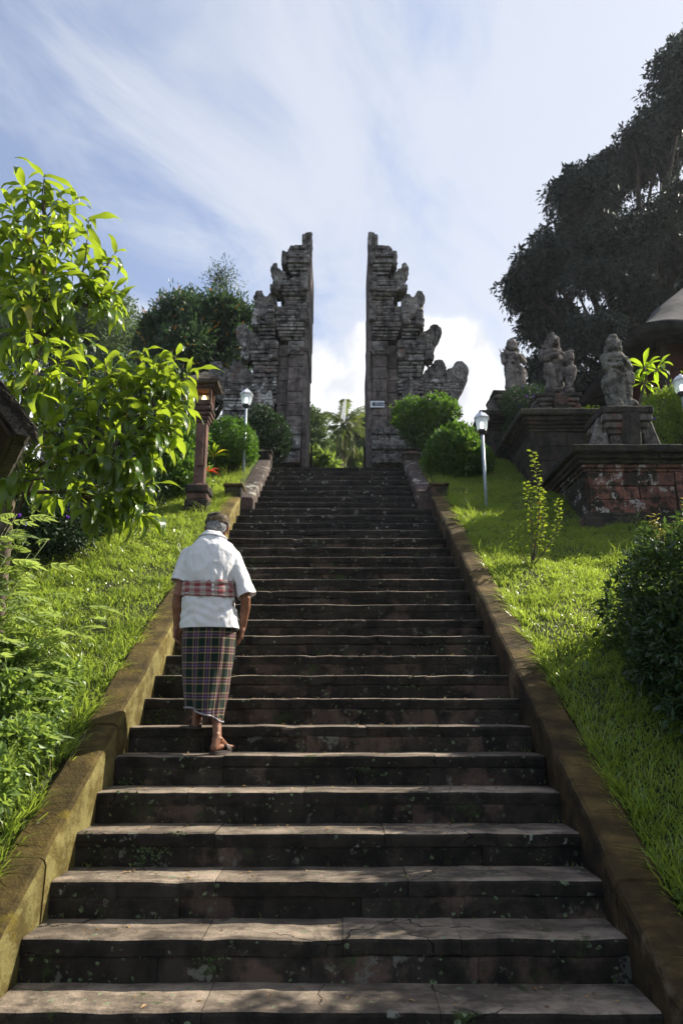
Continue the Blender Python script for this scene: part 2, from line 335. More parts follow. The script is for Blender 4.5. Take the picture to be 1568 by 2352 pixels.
def glassy(name):
    m, nt = new_mat(name)
    tr = N(nt, 'ShaderNodeBsdfTransparent', {0: (.93, .95, .96)}); gl = N(nt, 'ShaderNodeBsdfGlossy', {'Color': (.9, .9, .9), 'Roughness': .12})
    tl = N(nt, 'ShaderNodeBsdfTranslucent', {0: (.85, .88, .92)})
    df = N(nt, 'ShaderNodeBsdfDiffuse', {0: (.8, .82, .85)})
    a = N(nt, 'ShaderNodeMixShader', {0: .5, 1: tl.outputs[0], 2: df.outputs[0]})
    b = N(nt, 'ShaderNodeMixShader', {0: .5, 1: tr.outputs[0], 2: a.outputs[0]})
    c = N(nt, 'ShaderNodeMixShader', {0: .12, 1: b.outputs[0], 2: gl.outputs[0]})
    finish(nt, c.outputs[0]); return m
M['glass'] = glassy('clouded_lamp_glass')
M['lamptop'] = plain('milky_lamp_top', (.62, .64, .68), .35, var=.05)
M['bulb_w'] = plain('cool_bulb', (.8, .85, .85), .4, emis=((.85, 1, .9, 1), 2.2))
M['bulb_y'] = plain('warm_bulb', (.9, .75, .4), .4, emis=((1, .62, .2, 1), 5.0))

def thatchm(name, a, b, sc=(30, 30, 5)):
    m, nt = new_mat(name)
    P = N(nt, 'ShaderNodeNewGeometry').outputs['Position']
    n = noi(nt, scaled(nt, P, sc), 2.0, 6, .7); big = noi(nt, P, 2.5, 4, .6)
    c = mixc(nt, mr(nt, n, .35, .65), a, b); c = mixc(nt, mr(nt, big, .45, .65, 0, .6), c, tuple(x*.4 for x in a))
    finish(nt, N(nt, 'ShaderNodeBsdfPrincipled', {'Base Color': c, 'Roughness': .9, 'Specular IOR Level': .2, 'Normal': bumpn(nt, n, 1.0, .03)}).outputs[0]); return m
M['thatch'] = thatchm('grey_thatch', (.035, .033, .035), (.12, .115, .12), (26, 26, 9))
M['thatch_b'] = thatchm('brown_thatch', (.05, .04, .032), (.25, .22, .18), (14, 60, 30))

# ------------------------------------------------------------------ ground
SX = -.08                      # stair centre line
def slope(Y): return .555+(Y-3.7)*.6167
def lawn_z(x, y):
    z = np.clip(slope(y)+.15, -.1, 5.9)
    z = z+.05*np.sin(x*1.9+y*.7)*np.clip((np.abs(x-SX)-1.8)*1.2, 0, 1)+.03*np.sin(x*4.1+1.3)*np.sin(y*3.3)*np.clip((np.abs(x-SX)-1.8)*1.2, 0, 1)
    z = z+np.clip(y-18, 0, 30)*.33+np.clip(y-36, 0, 100)*.18
    z = z+np.clip(-x-3.5, 0, 12)*.05*np.clip((y-3)/4, 0, 1)
    return z
def corridor(x, y):
    lo = (x > -1.74) & (x < 1.60) & (y < 10.15)
    hi = (x > -1.60) & (x < 1.42) & (y >= 10.15) & (y < 12.75)
    return lo | hi
def grid(xs, ys, zf):
    X, Y = np.meshgrid(xs, ys); Z = zf(X, Y); nx, ny = len(xs), len(ys)
    V = np.stack([X.ravel(), Y.ravel(), Z.ravel()], 1)
    i = (np.arange(ny-1)[:, None]*nx+np.arange(nx-1)[None]).ravel()
    return V, np.stack([i, i+1, i+nx+1, i+nx], 1)
def lz(X, Y):
    Z = lawn_z(X, Y); return np.where(corridor(X, Y), np.minimum(Z, slope(Y))-.75, Z)
V, Fc = grid(np.arange(-9, 12.01, .1), np.arange(-1.5, 14.01, .1), lz)
tag(np_mesh('lawn_ground', V, Fc, M['soil'], smooth=True), kind='structure')
xs = np.concatenate([np.arange(-400, -40, 40), np.arange(-40, 40, 1.0), np.arange(40, 401, 40)])
ys = np.concatenate([np.arange(-200, -10, 20), np.arange(-10, 60, 1.0), np.arange(60, 401, 20)])
def gz_(X, Y):
    Z = lawn_z(X, np.minimum(Y, 60)); inner = (X > -9.3) & (X < 12.3) & (Y > -1.8) & (Y < 14.3)
    return np.where(inner, Z-1.6, Z-.03)
V, Fc = grid(xs, ys, gz_)
tag(np_mesh('ground', V, Fc, M['earth'], smooth=True), kind='structure')

# ------------------------------------------------------------------ stairs
def step_piece(x0, x1, yf, yb, z0, z1, seg, seed, front_wob=.004, lip=.012):
    """a slab along x with a worn wavy nosing"""
    n = max(2, int((x1-x0)/seg)+1); vs = []; fs = []
    lip = random.choice((.002, .003, .006)); prof = [(yb, z1), (yf+.022, z1), (yf+.006, z1-.006), (yf, z1-.020), (yf+.002, z0+.006), (yf+lip, z0), (yb, z0)]
    m = len(prof)
    for i in range(n+1):
        x = x0+(x1-x0)*i/n
        w = noise.fractal(Vector((x*2.2, seed*7.3, 0)), 1.0, 2.0, 4)
        w2 = noise.fractal(Vector((x*3.1, seed*3.3, 5)), 1.0, 2.0, 4)
        chip = max(0, noise.noise(Vector((x*6, seed*11.1, 2)))-.35)*.05
        for j, (y, z) in enumerate(prof):
            if j in (1, 2, 3): vs.append((x, y+w*front_wob*1.8+chip, z+w2*.007-chip*.5))
            elif j in (4, 5): vs.append((x, y+w*front_wob, z+w2*.006))
            else: vs.append((x, y, z+(w2*.004 if j == 0 else 0)))
    for i in range(n):
        for j in range(m): fs.append((i*m+j, i*m+(j+1) % m, (i+1)*m+(j+1) % m, (i+1)*m+j))
    fs.append(tuple(range(m))[::-1]); fs.append(tuple(n*m+j for j in range(m)))
    return vs, fs
stairs = empty('stairway', (SX, 3, 0), 'long dark stone stairway climbing to the split temple gate', 'stairs', kind='structure')
for k in range(-2, 30):
    Yn, Zn = 3.7+.3*k, .555+.185*k
    hw0, hw1 = (SX-1.455, SX+1.46) if k < 22 else (SX-1.275, SX+1.27)
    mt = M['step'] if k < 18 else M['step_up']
    ncut = 3 + (k % 3 == 0)
    cuts = sorted([hw0+(hw1-hw0)*(i+random.uniform(-.25, .25))/ncut for i in range(1, ncut)])
    xs_ = [hw0]+cuts+[hw1]
    tilt = random.uniform(-.006, .006)
    for a, b in zip(xs_[:-1], xs_[1:]):
        dz = random.uniform(-.002, .002); dy = random.uniform(-.003, .003)
        vs, fs = step_piece(a+.0015, b-.0015, Yn+dy, Yn+.36, Zn-.075+dz+tilt, Zn+dz+tilt, .05, k*5+a)
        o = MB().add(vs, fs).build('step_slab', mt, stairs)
    nr = 4 if k < 10 else 2
    cuts = sorted([hw0+(hw1-hw0)*(i+random.uniform(-.3, .3))/nr for i in range(1, nr)])
    xs_ = [hw0]+cuts+[hw1]
    for a, b in zip(xs_[:-1], xs_[1:]):
        r = random.uniform(.002, .005) if random.random() < .7 else random.uniform(.006, .012)
        vs, fs = step_piece(a+.0012, b-.0012, Yn+r, Yn+.30, Zn-.19, Zn-.070, .12, k*9+a, .006, .0)
        MB().add(vs, fs).build('riser_stone', M['riser'] if k < 18 else M['step_up'], stairs)
MB().box(SX-1.45, SX+1.45, 12.7, 15.2, 5.4, 5.905).build('landing', M['ped_dark'], stairs)
# solid core beneath, following the slope, so no gaps show through the joints
core = MB()
core.prism([(0, 0)], 0, 0) if False else None
co = []
core.add([(SX-1.5, 2.9, -.4), (SX+1.5, 2.9, -.4), (SX+1.5, 12.9, -.4), (SX-1.5, 12.9, -.4), (SX-1.5, 3.2, -.25), (SX+1.5, 3.2, -.25), (SX+1.5, 12.9, slope(12.9)-.42), (SX-1.5, 12.9, slope(12.9)-.42)],
         [(0,3,2,1),(4,5,6,7),(0,1,5,4),(1,2,6,5),(2,3,7,6),(3,0,4,7)]).build('stair_core', M['ped_dark'], stairs)

def curb(name, xi, xo, y0, y1, mat, label, h=.19, n=9, end_dark=M['ped_dark'], blk=(.30, .30), low=.7):
    t = empty(name, ((xi+xo)/2, y0, slope(y0)), label, 'stone curb')
    a, b = min(xi, xo), max(xi, xo)
    L = (y1-y0)/n
    sgn = 1 if xi < xo else -1
    for i in range(n):
        ya, yb = y0+i*L+.003, y0+(i+1)*L-.003
        dx, dz = random.uniform(-.006, .006), random.uniform(-.005, .005)
        m = 12; vs = []; fs = []
        for q in range(m+1):
            y = ya+(yb-ya)*q/m; zt = slope(y)+h+dz
            w = noise.fractal(Vector((xi*3, y*2.5, 0)), 1, 2, 4)*.014+max(0, noise.noise(Vector((xi*9, y*9, 3)))-.3)*-.03*sgn*-1; w2 = noise.fractal(Vector((xo*3, y*2.1, 4)), 1, 2, 4)*.026
            if q in (0, m): zt -= .004
            for (x, z) in ((xi+sgn*.0+dx+w*.5, zt-low), (xi+dx+w, zt-.04), (xi+sgn*.012+dx+w, zt-.012), (xi+sgn*.035+dx+w, zt), ((xi+xo)/2, zt+.004+w*.4), (xo-sgn*.03+w2, zt), (xo+w2, zt-.03), (xo+w2, zt-low)):
                vs.append((x, y, z))
        for q in range(m):
            for j in range(8): fs.append((q*8+j, q*8+(j+1) % 8, (q+1)*8+(j+1) % 8, (q+1)*8+j))
        fs.append(tuple(range(8))); fs.append(tuple(m*8+j for j in range(8)))
        MB().add(vs, fs).build('curb_stone', mat, t)
    zt = slope(y1)+h
    MB().box(a-.01, b+.01, y1+.002, y1+blk[0], zt-.9, zt+blk[1]*.55).build('end_block', end_dark, t, bevel=.02, sub=.15, wob=.008)
    MB().box(a-.03, b+.03, y1-.02, y1+blk[0]+.02, zt+blk[1]*.55+.002, zt+blk[1]*.55+.045).build('block_cap', mat, t, bevel=.012, sub=.15, wob=.006)
    return t
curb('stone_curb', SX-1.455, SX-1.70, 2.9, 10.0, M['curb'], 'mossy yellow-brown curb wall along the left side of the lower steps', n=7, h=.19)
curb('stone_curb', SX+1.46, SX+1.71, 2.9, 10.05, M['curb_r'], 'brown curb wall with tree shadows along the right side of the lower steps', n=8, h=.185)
curb('stone_curb', SX-1.275, SX-1.54, 10.03, 12.35, M['curb_up'], 'blotchy grey upper curb left of the narrow top steps, by the round bushes', n=3, h=.17, blk=(.28, .26))
curb('stone_curb', SX+1.27, SX+1.54, 10.36, 12.3, M['curb_up'], 'pale upper curb right of the narrow top steps, below the gate', n=3, h=.17, blk=(.28, .22))

# ------------------------------------------------------------------ grass
def blades(n, xr, yr, hmin, hmax, wmin, wmax, lean, name, mat, mask=None, seed=1, label=None, pull=0.0):
    g = np.random.default_rng(seed)
    x = g.uniform(*xr, n); y = g.uniform(*yr, n)
    clump = np.sin(x*9+np.sin(y*7)*2)*np.sin(y*8+np.cos(x*6)*2)+.5*np.sin(x*23+y*5)*np.sin(y*19-x*7)
    ok = ~corridor(x, y) & (g.random(n) < 1.05-.75*np.clip(np.sin(x*3.1+np.sin(y*2.3)*1.6)*np.sin(y*3.7-x*1.3)+np.sin(x*7.7+y)*np.sin(y*8.3)*.4-.25, 0, 1))
    if mask is not None: ok &= mask(x, y)
    x, y, clump = x[ok], y[ok], clump[ok]; n = len(x)
    z = lawn_z(x, y)-.005
    h = g.uniform(hmin, hmax, n)*(1+.45*clump); w = g.uniform(wmin, wmax, n)
    a = g.uniform(0, 2*np.pi, n); la = g.uniform(0, 2*np.pi, n); ln = g.uniform(.1, lean, n)*h
    sx, sy = np.cos(a)*w/2, np.sin(a)*w/2; lx, ly = np.cos(la)*ln-pull*h*np.sign(x-SX), np.sin(la)*ln-.25*h
    V = np.empty((n, 5, 3))
    V[:, 0] = np.stack([x-sx, y-sy, z], 1); V[:, 1] = np.stack([x+sx, y+sy, z], 1)
    V[:, 2] = np.stack([x+sx*.9+lx*.4, y+sy*.9+ly*.4, z+h*.6], 1); V[:, 3] = np.stack([x-sx*.9+lx*.4, y-sy*.9+ly*.4, z+h*.6], 1)
    V[:, 4] = np.stack([x+lx*1.3, y+ly*1.3, z+h*(1-.25*ln/h)*(1-.12*abs(pull))], 1)
    b = (np.arange(n)*5)[:, None]
    T = np.concatenate([b+np.array([[0, 1, 2]]), b+np.array([[0, 2, 3]]), b+np.array([[3, 2, 4]])], 0)
    o = np_mesh(name, V.reshape(-1, 3), T, mat)
    return tag(o, label, 'grass', kind='stuff')
near = lambda x, y: (np.abs(x-SX) > 1.70) | (y > 10.4)
def shrink_near(x, y): return near(x, y)
blades(200000, (-5.4, -1.70), (2.6, 12.6), .022, .065, .005, .0105, 1.5, 'grass', M['grass'], near, 3, 'short sunlit grass on the bank left of the stairway')
blades(250000, (1.55, 5.4), (2.2, 12.8), .022, .065, .005, .0105, 1.5, 'grass', M['grass'], near, 4, 'short grass on the bank right of the stairway below the statues')
def edge_mask(x, y): return near(x, y) & ((np.abs(x-SX) < 1.95) | (np.sin(x*5.3)*np.sin(y*4.1+x) > .55))
blades(42000, (-4.5, 4.5), (2.4, 12.6), .08, .19, .004, .007, 1.2, 'long_grass', M['grass'], edge_mask, 5, 'longer straggling grass blades hanging over the curb edges')

def rim_mask(x, y): return (((x < -1.70) & (x > -1.86)) | ((x > 1.60) & (x < 1.74))) & (y < 10.2) & (np.sin(x*3+y*5.1)+np.sin(y*13.7) > -.6)
blades(60000, (-1.9, 1.8), (2.6, 10.2), .05, .13, .005, .009, .9, 'overhanging_grass', M['grass'], rim_mask, 6, 'grass tufts leaning over the outer edges of the stone curbs', 1.0)
# ------------------------------------------------------------------ leaf clouds
def frames(D, g, up=.6):
    D = D/np.linalg.norm(D, axis=1, keepdims=True)
    n = g.normal(size=D.shape); n[:, 2] += up*2.0
    n -= D*(n*D).sum(1, keepdims=True); n /= np.linalg.norm(n, axis=1, keepdims=True)+1e-9
    return D, n, np.cross(D, n)
def leaf_quads(P, D, L, W, g, up=.6, fold=.22):
    D, n, s = frames(D, g, up); L = L[:, None]; W = W[:, None]; k = len(P)
    V = np.empty((k, 4, 3)); V[:, 0] = P; V[:, 1] = P+D*L*.45+s*W*.5+n*W*fold; V[:, 2] = P+D*L-n*L*.12; V[:, 3] = P+D*L*.45-s*W*.5+n*W*fold
    b = (np.arange(k)*4)[:, None]
    return V.reshape(-1, 3), np.concatenate([b+np.array([[0, 1, 2]]), b+np.array([[0, 2, 3]])], 0)
def in_blob(g, n, blobs, shell=.55):
    """points in ellipsoids (cx,cy,cz,rx,ry,rz), biased to the outside"""
    B = np.array(blobs, dtype=float); vol = (B[:, 3]*B[:, 4]*B[:, 5])**.75; i = g.choice(len(B), n, p=vol/vol.sum()); B = B[i]
    u = g.normal(size=(n, 3)); u /= np.linalg.norm(u, axis=1, keepdims=True)
    r = (shell+(1-shell)*g.random(n))[:, None]; r *= (1+.12*np.sin(u[:, :1]*9+i[:, None]*1.7)*np.sin(u[:, 1:2]*7)*1.0)
    return B[:, :3]+u*r*B[:, 3:], u
def crown(name, blobs, nspray, per, spray_len, L, W, mat, parent, seed=1, droop=.4, out=1.0, spread=.10, shell=.45, up=.6, kind='stuff', updir=0.0):
    g = np.random.default_rng(seed)
    P, U = in_blob(g, nspray, blobs, shell)
    D = U*out+g.normal(size=P.shape)*.5; D[:, 2] += updir-droop*.4; D /= np.linalg.norm(D, axis=1, keepdims=True)
    t = g.random((nspray, per)); sl = (spray_len*g.uniform(.5, 1.2, nspray))[:, None]
    Q = P[:, None]+D[:, None]*(t*sl)[..., None]; Q[..., 2] -= droop*sl*t*t
    Q = (Q+g.normal(size=Q.shape)*spread*spray_len).reshape(-1, 3)
    LD = (D[:, None]+g.normal(size=(nspray, per, 3))*.75).reshape(-1, 3); LD[:, 2] -= droop*.8
    n = len(Q)
    V, T = leaf_quads(Q, LD, L*g.uniform(.6, 1.25, n), W*g.uniform(.7, 1.2, n), g, up)
    o = np_mesh(name, V, T, mat, parent)
    if kind: o['kind'] = kind
    return o
def pblob(px, py, rp, Y, ry=None, rz=None, depth=None):
    p = at(px, py, Y); s = dep(Y, p.z)/F
    return (p.x, p.y, p.z, rp*s, (depth if depth else rp*s), (rz or rp)*s)

# curved broad leaf meshes
def leaf_mesh(name, L, W, arch, tw, mat, n=7, wav=.006, shape='lance'):
    vs = []; fs = []; uv = []
    for i in range(n+1):
        t = i/n
        w = W*.5*(math.sin(math.pi*min(1, t**.8))**.8 if shape == 'lance' else math.sin(math.pi*t**1.35)**.7) if 0 < i < n else .0015
        a = arch*t*t; y = L*(math.sin(a)/a*t if a > 1e-3 else t); z = -L*(1-math.cos(a))/(a if a > 1e-3 else 1)*t
        th = tw*t
        for j, s in enumerate((-1, 0, 1)):
            x = s*w; zz = z+abs(s)*w*.38+math.sin(t*11+s)*wav*abs(s)
            vs.append((x*math.cos(th), y, zz+x*math.sin(th))); uv.append((.5+s*.5, t))
    for i in range(n):
        for j in range(2): a = i*3+j; fs.append((a, a+1, a+4, a+3))
    me = bpy.data.meshes.new(name); me.from_pydata(vs, [], fs); me.materials.append(mat)
    l = me.uv_layers.new(name='UVMap'); idx = [v for f in fs for v in f]
    l.data.foreach_set('uv', np.array([uv[i] for i in idx], dtype=np.float32).ravel())
    me.polygons.foreach_set('use_smooth', [True]*len(me.polygons)); me.update(); return me
def orient(d, roll, up=Vector((0, 0, 1))):
    """matrix with +Y along d and +Z near up"""
    y = Vector(d).normalized(); x = y.cross(up); x = Vector((1, 0, 0)) if x.length < .05 else x.normalized(); z = x.cross(y)
    return Matrix((x, y, z)).transposed() @ Matrix.Rotation(roll, 3, 'Y')
def put_leaf(me, p, d, roll, s, parent, name='leaf'):
    o = bpy.data.objects.new(name, me); COL.objects.link(o)
    m = orient(d, roll).to_4x4(); m.translation = p; m = m @ Matrix.Scale(s, 4)
    o.parent = parent; o.matrix_parent_inverse = Matrix.Translation(-Vector(parent.location)) if parent.parent is None else (Matrix.Translation(-Vector(parent.location)))
    o.matrix_basis = m; return o
def bake_leaves(items, mes, name, mat, parent):
    """items (variant, p, d, roll, s) joined to one stuff mesh"""
    base = []
    for me in mes:
        co = np.empty(len(me.vertices)*3, dtype=np.float32); me.vertices.foreach_get('co', co)
        fc = np.array([list(p.vertices) for p in me.polygons]); u = np.empty(len(me.loops)*2, dtype=np.float32); me.uv_layers[0].data.foreach_get('uv', u)
        uvv = np.zeros((len(me.vertices), 2)); uvv[fc.ravel()] = u.reshape(-1, 2)
        base.append((co.reshape(-1, 3), fc, uvv))
    Vs, Fs, Us, off = [], [], [], 0
    for (k, p, d, roll, s) in items:
        co, fc, uvv = base[k]; m = np.array(orient(d, roll))
        Vs.append(co@m.T*s+np.array(p)); Fs.append(fc+off); Us.append(uvv); off += len(co)
    o = np_mesh(name, np.concatenate(Vs), np.concatenate(Fs), mat, parent, True, uv=np.concatenate(Us)); o['kind'] = 'stuff'; return o

# ------------------------------------------------------------------ split gate
YG = 15.0
def gxz(zx, zy, Y=YG):            # from gate drawing units to metres on the gate's front plane
    p = at(690+.26*zx, 502+.26*zy, Y); return p
XIN = gxz(590, 1100).x            # inner face, mid height
def lean(z): return (z-9.2)*.016
def course_stack(parent, sgn, y0, y1, u0, u1, yf, yb, mat, ncourse, flare=0.0, name='stone_course', split=3, prof=None):
    """courses between drawing heights y0 (top) and y1 (bottom), from u0 to u1 away from the gap"""
    zt, zb = gxz(700, y0).z, gxz(700, y1).z; h = (zt-zb)/ncourse
    for i in range(ncourse):
        a, b = zb+h*i, zb+h*(i+1); t = i/max(1, ncourse-1)
        off = (prof[i % len(prof)] if prof else (.03 if i % 2 else 0))+flare*t
        uu1 = u1+off; f = yf-off
        sp = 1 if (uu1-u0) < .55 else split
        cuts = [u0]+sorted(u0+(uu1-u0)*(q+random.uniform(-.2, .2))/sp for q in range(1, sp))+[uu1]
        for q in range(sp):
            g_ = .003
            r = random.uniform(-.008, .008)
            x0, x1 = XI(sgn)+sgn*(cuts[q]+(g_ if q else 0)), XI(sgn)+sgn*(cuts[q+1]-(g_ if q < sp-1 else 0))
            lx = lean((a+b)/2)
            MB().box(min(x0, x1)+lx, max(x0, x1)+lx, f+r, yb+off-r, a+.003, b-.003).build(name, mat, parent, bevel=min(.014, h*.2), sub=.25, wob=.008, wobs=7)
def XI(sgn): return XIN if sgn > 0 else -.815
def U(zx, zy=900): return gxz(zx, zy).x-XIN
def curl(parent, sgn, pts, y0, y1, mat, name='carved_finial'):
    o = []
    for (zx, zy) in pts:
        p = gxz(zx, zy); o.append((XI(sgn)+sgn*(p.x-XIN-lean(p.z)*1.0)+lean(p.z), p.z))
    # densify
    q = []
    for i in range(len(o)):
        a, b, c, d = o[i-1], o[i], o[(i+1) % len(o)], o[(i+2) % len(o)]
        for t in (0, .34, .67):
            q.append(tuple(.5*((2*b[j])+(-a[j]+c[j])*t+(2*a[j]-5*b[j]+4*c[j]-d[j])*t*t+(-a[j]+3*b[j]-3*c[j]+d[j])*t**3) for j in (0, 1)))
    bm = bmesh.new(); n = len(q)
    vs = [bm.verts.new((x, y0, z)) for x, z in q]; f = bm.faces.new(vs)
    r = bmesh.ops.extrude_face_region(bm, geom=[f]); ev = [v for v in r['geom'] if isinstance(v, bmesh.types.BMVert)]
    for v in ev: v.co.y = y1
    bmesh.ops.recalc_face_normals(bm, faces=bm.faces)
    bmesh.ops.triangulate(bm, faces=bm.faces)
    me = bpy.data.meshes.new(name); bm.to_mesh(me); bm.free()
    ob = link_mesh(name, me, mat)
    md = ob.modifiers.new('r', 'REMESH'); md.mode = 'VOXEL'; md.voxel_size = .028
    me2 = bake(ob)
    carve(me2, .020, 8.0, .014, 21.0)
    pin(ob, parent); return ob
def bake(ob):
    dg = bpy.context.evaluated_depsgraph_get(); me = bpy.data.meshes.new_from_object(ob.evaluated_get(dg)); old = ob.data
    mats = list(old.materials); ob.modifiers.clear(); ob.data = me; me.name = ob.name
    if not me.materials:
        for m_ in mats: me.materials.append(m_)
    return me
def carve(me, a1, s1, a2=0, s2=1, smooth=True):
    n = len(me.vertices); co = np.empty(n*3, dtype=np.float32); me.vertices.foreach_get('co', co); co = co.reshape(-1, 3)
    nr = np.empty(n*3, dtype=np.float32); me.vertices.foreach_get('normal', nr); nr = nr.reshape(-1, 3)
    d = np.empty(n)
    for i in range(n):
        v = Vector(co[i]); x = noise.noise(v*s1); d[i] = (abs(x)*2-.5)*a1+(noise.noise(v*s2)*a2 if a2 else 0)
    me.vertices.foreach_set('co', (co+nr*d[:, None]).astype(np.float32).ravel())
    if smooth: me.polygons.foreach_set('use_smooth', [True]*len(me.polygons))
    me.update()
def pylon(sgn, label):
    t = empty('gate_tower', (XI(sgn)+sgn*1.2, YG+.8, 5.9), label, 'temple gate')
    gm, gf, gc, gp = M['gate'], M['gate_flat'], M['gate_carv'], (M['gate_pale'] if sgn < 0 else M['gate'])
    Z = lambda zy: gxz(700, zy).z
    for (uo, ui, zt_, zb_, dy) in ((1010, 600, 1480, 2190, .45), (1060, 600, 1100, 1480, .42), (960, 600, 860, 1110, .40), (860, 600, 600, 880, .35), (800, 600, 330, 620, .30), (1330, 1000, 1400, 2190, .35)):
        x0, x1 = XI(sgn)+sgn*max(.08, U(ui))+lean(Z(zt_)), XI(sgn)+sgn*U(uo)+lean(Z(zt_))
        MB().box(min(x0, x1), max(x0, x1), YG+dy, YG+1.05, Z(zb_), Z(zt_)).build('core_masonry', gc, t, bevel=.03, sub=.2, wob=.02)
    # inner cheek wall: one dressed slab face along the gap
    for (a, b, dy) in ((2200, 1180, 0), (1180, 900, .02), (900, 610, .05), (610, 240, .03)):
        lx = lean((Z(a)+Z(b))/2); x0, x1 = XI(sgn)+lx, XI(sgn)+sgn*.10+lx
        MB().box(min(x0, x1), max(x0, x1), YG-.02-dy, YG+1.75, Z(a)+.003, Z(b)).build('cheek_slab', gf, t, bevel=.012, sub=.3, wob=.006)
    # plinth
    course_stack(t, sgn, 1990, 2200, .10, U(1010), YG-.22, YG+1.9, gc, 5, prof=(.12, .06, .0, .07, .02), split=4)
    course_stack(t, sgn, 1860, 1990, .10, U(860), YG-.12, YG+1.8, gc, 2, split=3)
    course_stack(t, sgn, 1600, 1990, U(860)+.02, U(1060), YG+.05, YG+1.5, gm, 6, split=2)
    # pilasters
    course_stack(t, sgn, 1210, 1860, .10, U(755), YG-.03, YG+1.7, gf, 6, prof=(0, .006, .002), split=1, name='pilaster_stone')
    course_stack(t, sgn, 1090, 1210, .10, U(762), YG-.06, YG+1.7, gc, 2, prof=(0.02, .0), split=1, name='capital_stone')
    course_stack(t, sgn, 1100, 1860, U(755)+.01, U(845), YG+.09, YG+1.6, gf, 7, prof=(0, .004, .008), split=1, name='pilaster_stone')
    MB().box(*sorted((XI(sgn)+sgn*U(640)+lean(8.6), XI(sgn)+sgn*U(735)+lean(8.6))), YG-.12, YG+.1, Z(1195), Z(1140)).build('carved_mask', gc, t, bevel=.03, sub=.06, wob=.03, wobs=14)
    # body behind, stepped ornament
    course_stack(t, sgn, 1390, 1620, U(845)+.01, U(1075), YG+.10, YG+1.5, gp, 5, prof=(0, .0, .02), split=2)
    for i in range(5):      # stepped teeth either side of the pointed niche
        for s_ in (0, 1):
            ua = U(870+i*14) if s_ == 0 else U(1060-i*14); ub = U(850) if s_ == 0 else U(1068)
            zz = 1400+i*30
            x0, x1 = XI(sgn)+sgn*min(ua, ub)+lean(8), XI(sgn)+sgn*max(ua, ub)+lean(8)
            MB().box(min(x0, x1), max(x0, x1), YG+.0, YG+.12, Z(zz+24), Z(zz)).build('stepped_tooth', gp, t, bevel=.012)
    curl(t, sgn, [(900, 1680), (895, 1560), (920, 1480), (950, 1400), (985, 1400), (1010, 1480), (1050, 1560), (1050, 1680)], YG-.02, YG+.14, gp, 'niche_ornament')
    # flared cornice over the body
    course_stack(t, sgn, 1200, 1385, U(845)+.01, U(1050), YG+.06, YG+1.5, gm, 6, flare=.10, prof=(0, .02, -.01), split=2)
    course_stack(t, sgn, 1090, 1200, U(850), U(1110), YG-.06, YG+1.6, gp, 3, prof=(0, .02), split=3)
    for (zx, zy, w, h) in ((850, 1095, 60, 75), (848, 1175, 66, 80), (1092, 1100, 56, 80), (1095, 1190, 66, 75)):
        x0, x1 = XI(sgn)+sgn*U(zx)+lean(8.5), XI(sgn)+sgn*U(zx+w)+lean(8.5)
        MB().box(min(x0, x1), max(x0, x1), YG-.16, YG+.2, Z(zy+h)+.004, Z(zy)).build('antefix', gc if sgn > 0 else gp, t, bevel=.025, sub=.07, wob=.022, wobs=12)
    curl(t, sgn, [(950, 1100), (1075, 980), (1130, 960), (1165, 912), (1215, 915), (1248, 950), (1248, 1000), (1215, 1050), (1195, 1110), (1165, 1170), (1150, 1235), (1100, 1180), (1020, 1150)], YG+.10, YG+.55, gc)
    # main cornice tier over the pilasters
    course_stack(t, sgn, 960, 1075, .10, U(830), YG-.02, YG+1.7, gm, 5, flare=.13, prof=(0, .015), split=2)
    course_stack(t, sgn, 800, 960, .10, U(880), YG-.13, YG+1.8, gm, 6, prof=(.0, .02, .0, .03), split=3)
    course_stack(t, sgn, 930, 1090, U(880)+.01, U(1000), YG+.02, YG+1.5, gm, 6, flare=.16, prof=(0, .01), split=1)
    for (zx, zy, w, h) in ((600, 790, 60, 150), (880, 800, 75, 85), (882, 880, 78, 85), (1012, 840, 62, 75), (1010, 915, 70, 72)):
        x0, x1 = XI(sgn)+sgn*(U(zx)+.0)+lean(9.5), XI(sgn)+sgn*U(zx+w)+lean(9.5)
        MB().box(min(x0, x1), max(x0, x1), YG-.24, YG+.2, Z(zy+h)+.004, Z(zy)).build('antefix', gc if sgn > 0 else gp, t, bevel=.03, sub=.07, wob=.025, wobs=12)
    course_stack(t, sgn, 830, 930, U(880)+.01, U(1000), YG-.0, YG+1.5, gm, 3, split=1)
    curl(t, sgn, [(880, 830), (900, 700), (925, 650), (965, 650), (985, 680), (1015, 655), (1030, 622), (1070, 625), (1098, 670), (1095, 720), (1065, 780), (1040, 830), (1000, 870), (930, 860)], YG+.05, YG+.50, gc)
    # second tier
    course_stack(t, sgn, 690, 800, .10, U(810), YG+.02, YG+1.5, gm, 4, prof=(0, .02), split=2)
    course_stack(t, sgn, 560, 690, .10, U(840), YG-.08, YG+1.6, gm, 5, flare=.02, prof=(0, .025), split=2)
    for (zx, zy, w, h) in ((600, 510, 70, 150), (845, 580, 72, 85), (915, 610, 24, 55)):
        x0, x1 = XI(sgn)+sgn*U(zx)+lean(10.7), XI(sgn)+sgn*U(zx+w)+lean(10.7)
        MB().box(min(x0, x1), max(x0, x1), YG-.18, YG+.2, Z(zy+h)+.004, Z(zy)).build('antefix', gc, t, bevel=.03, sub=.07, wob=.025, wobs=12)
    curl(t, sgn, [(800, 560), (830, 470), (870, 430), (898, 410), (903, 378), (935, 380), (957, 420), (948, 470), (920, 510), (918, 560), (912, 640), (850, 640)], YG+.06, YG+.46, gc)
    # third tier
    course_stack(t, sgn, 500, 560, .10, U(760), YG+.04, YG+1.35, gm, 3, split=1)
    course_stack(t, sgn, 385, 500, .10, U(770), YG-.02, YG+1.4, gm, 4, flare=.10, prof=(0, .02), split=2)
    course_stack(t, sgn, 310, 385, .10, U(835), YG-.08, YG+1.45, gm, 3, split=2)
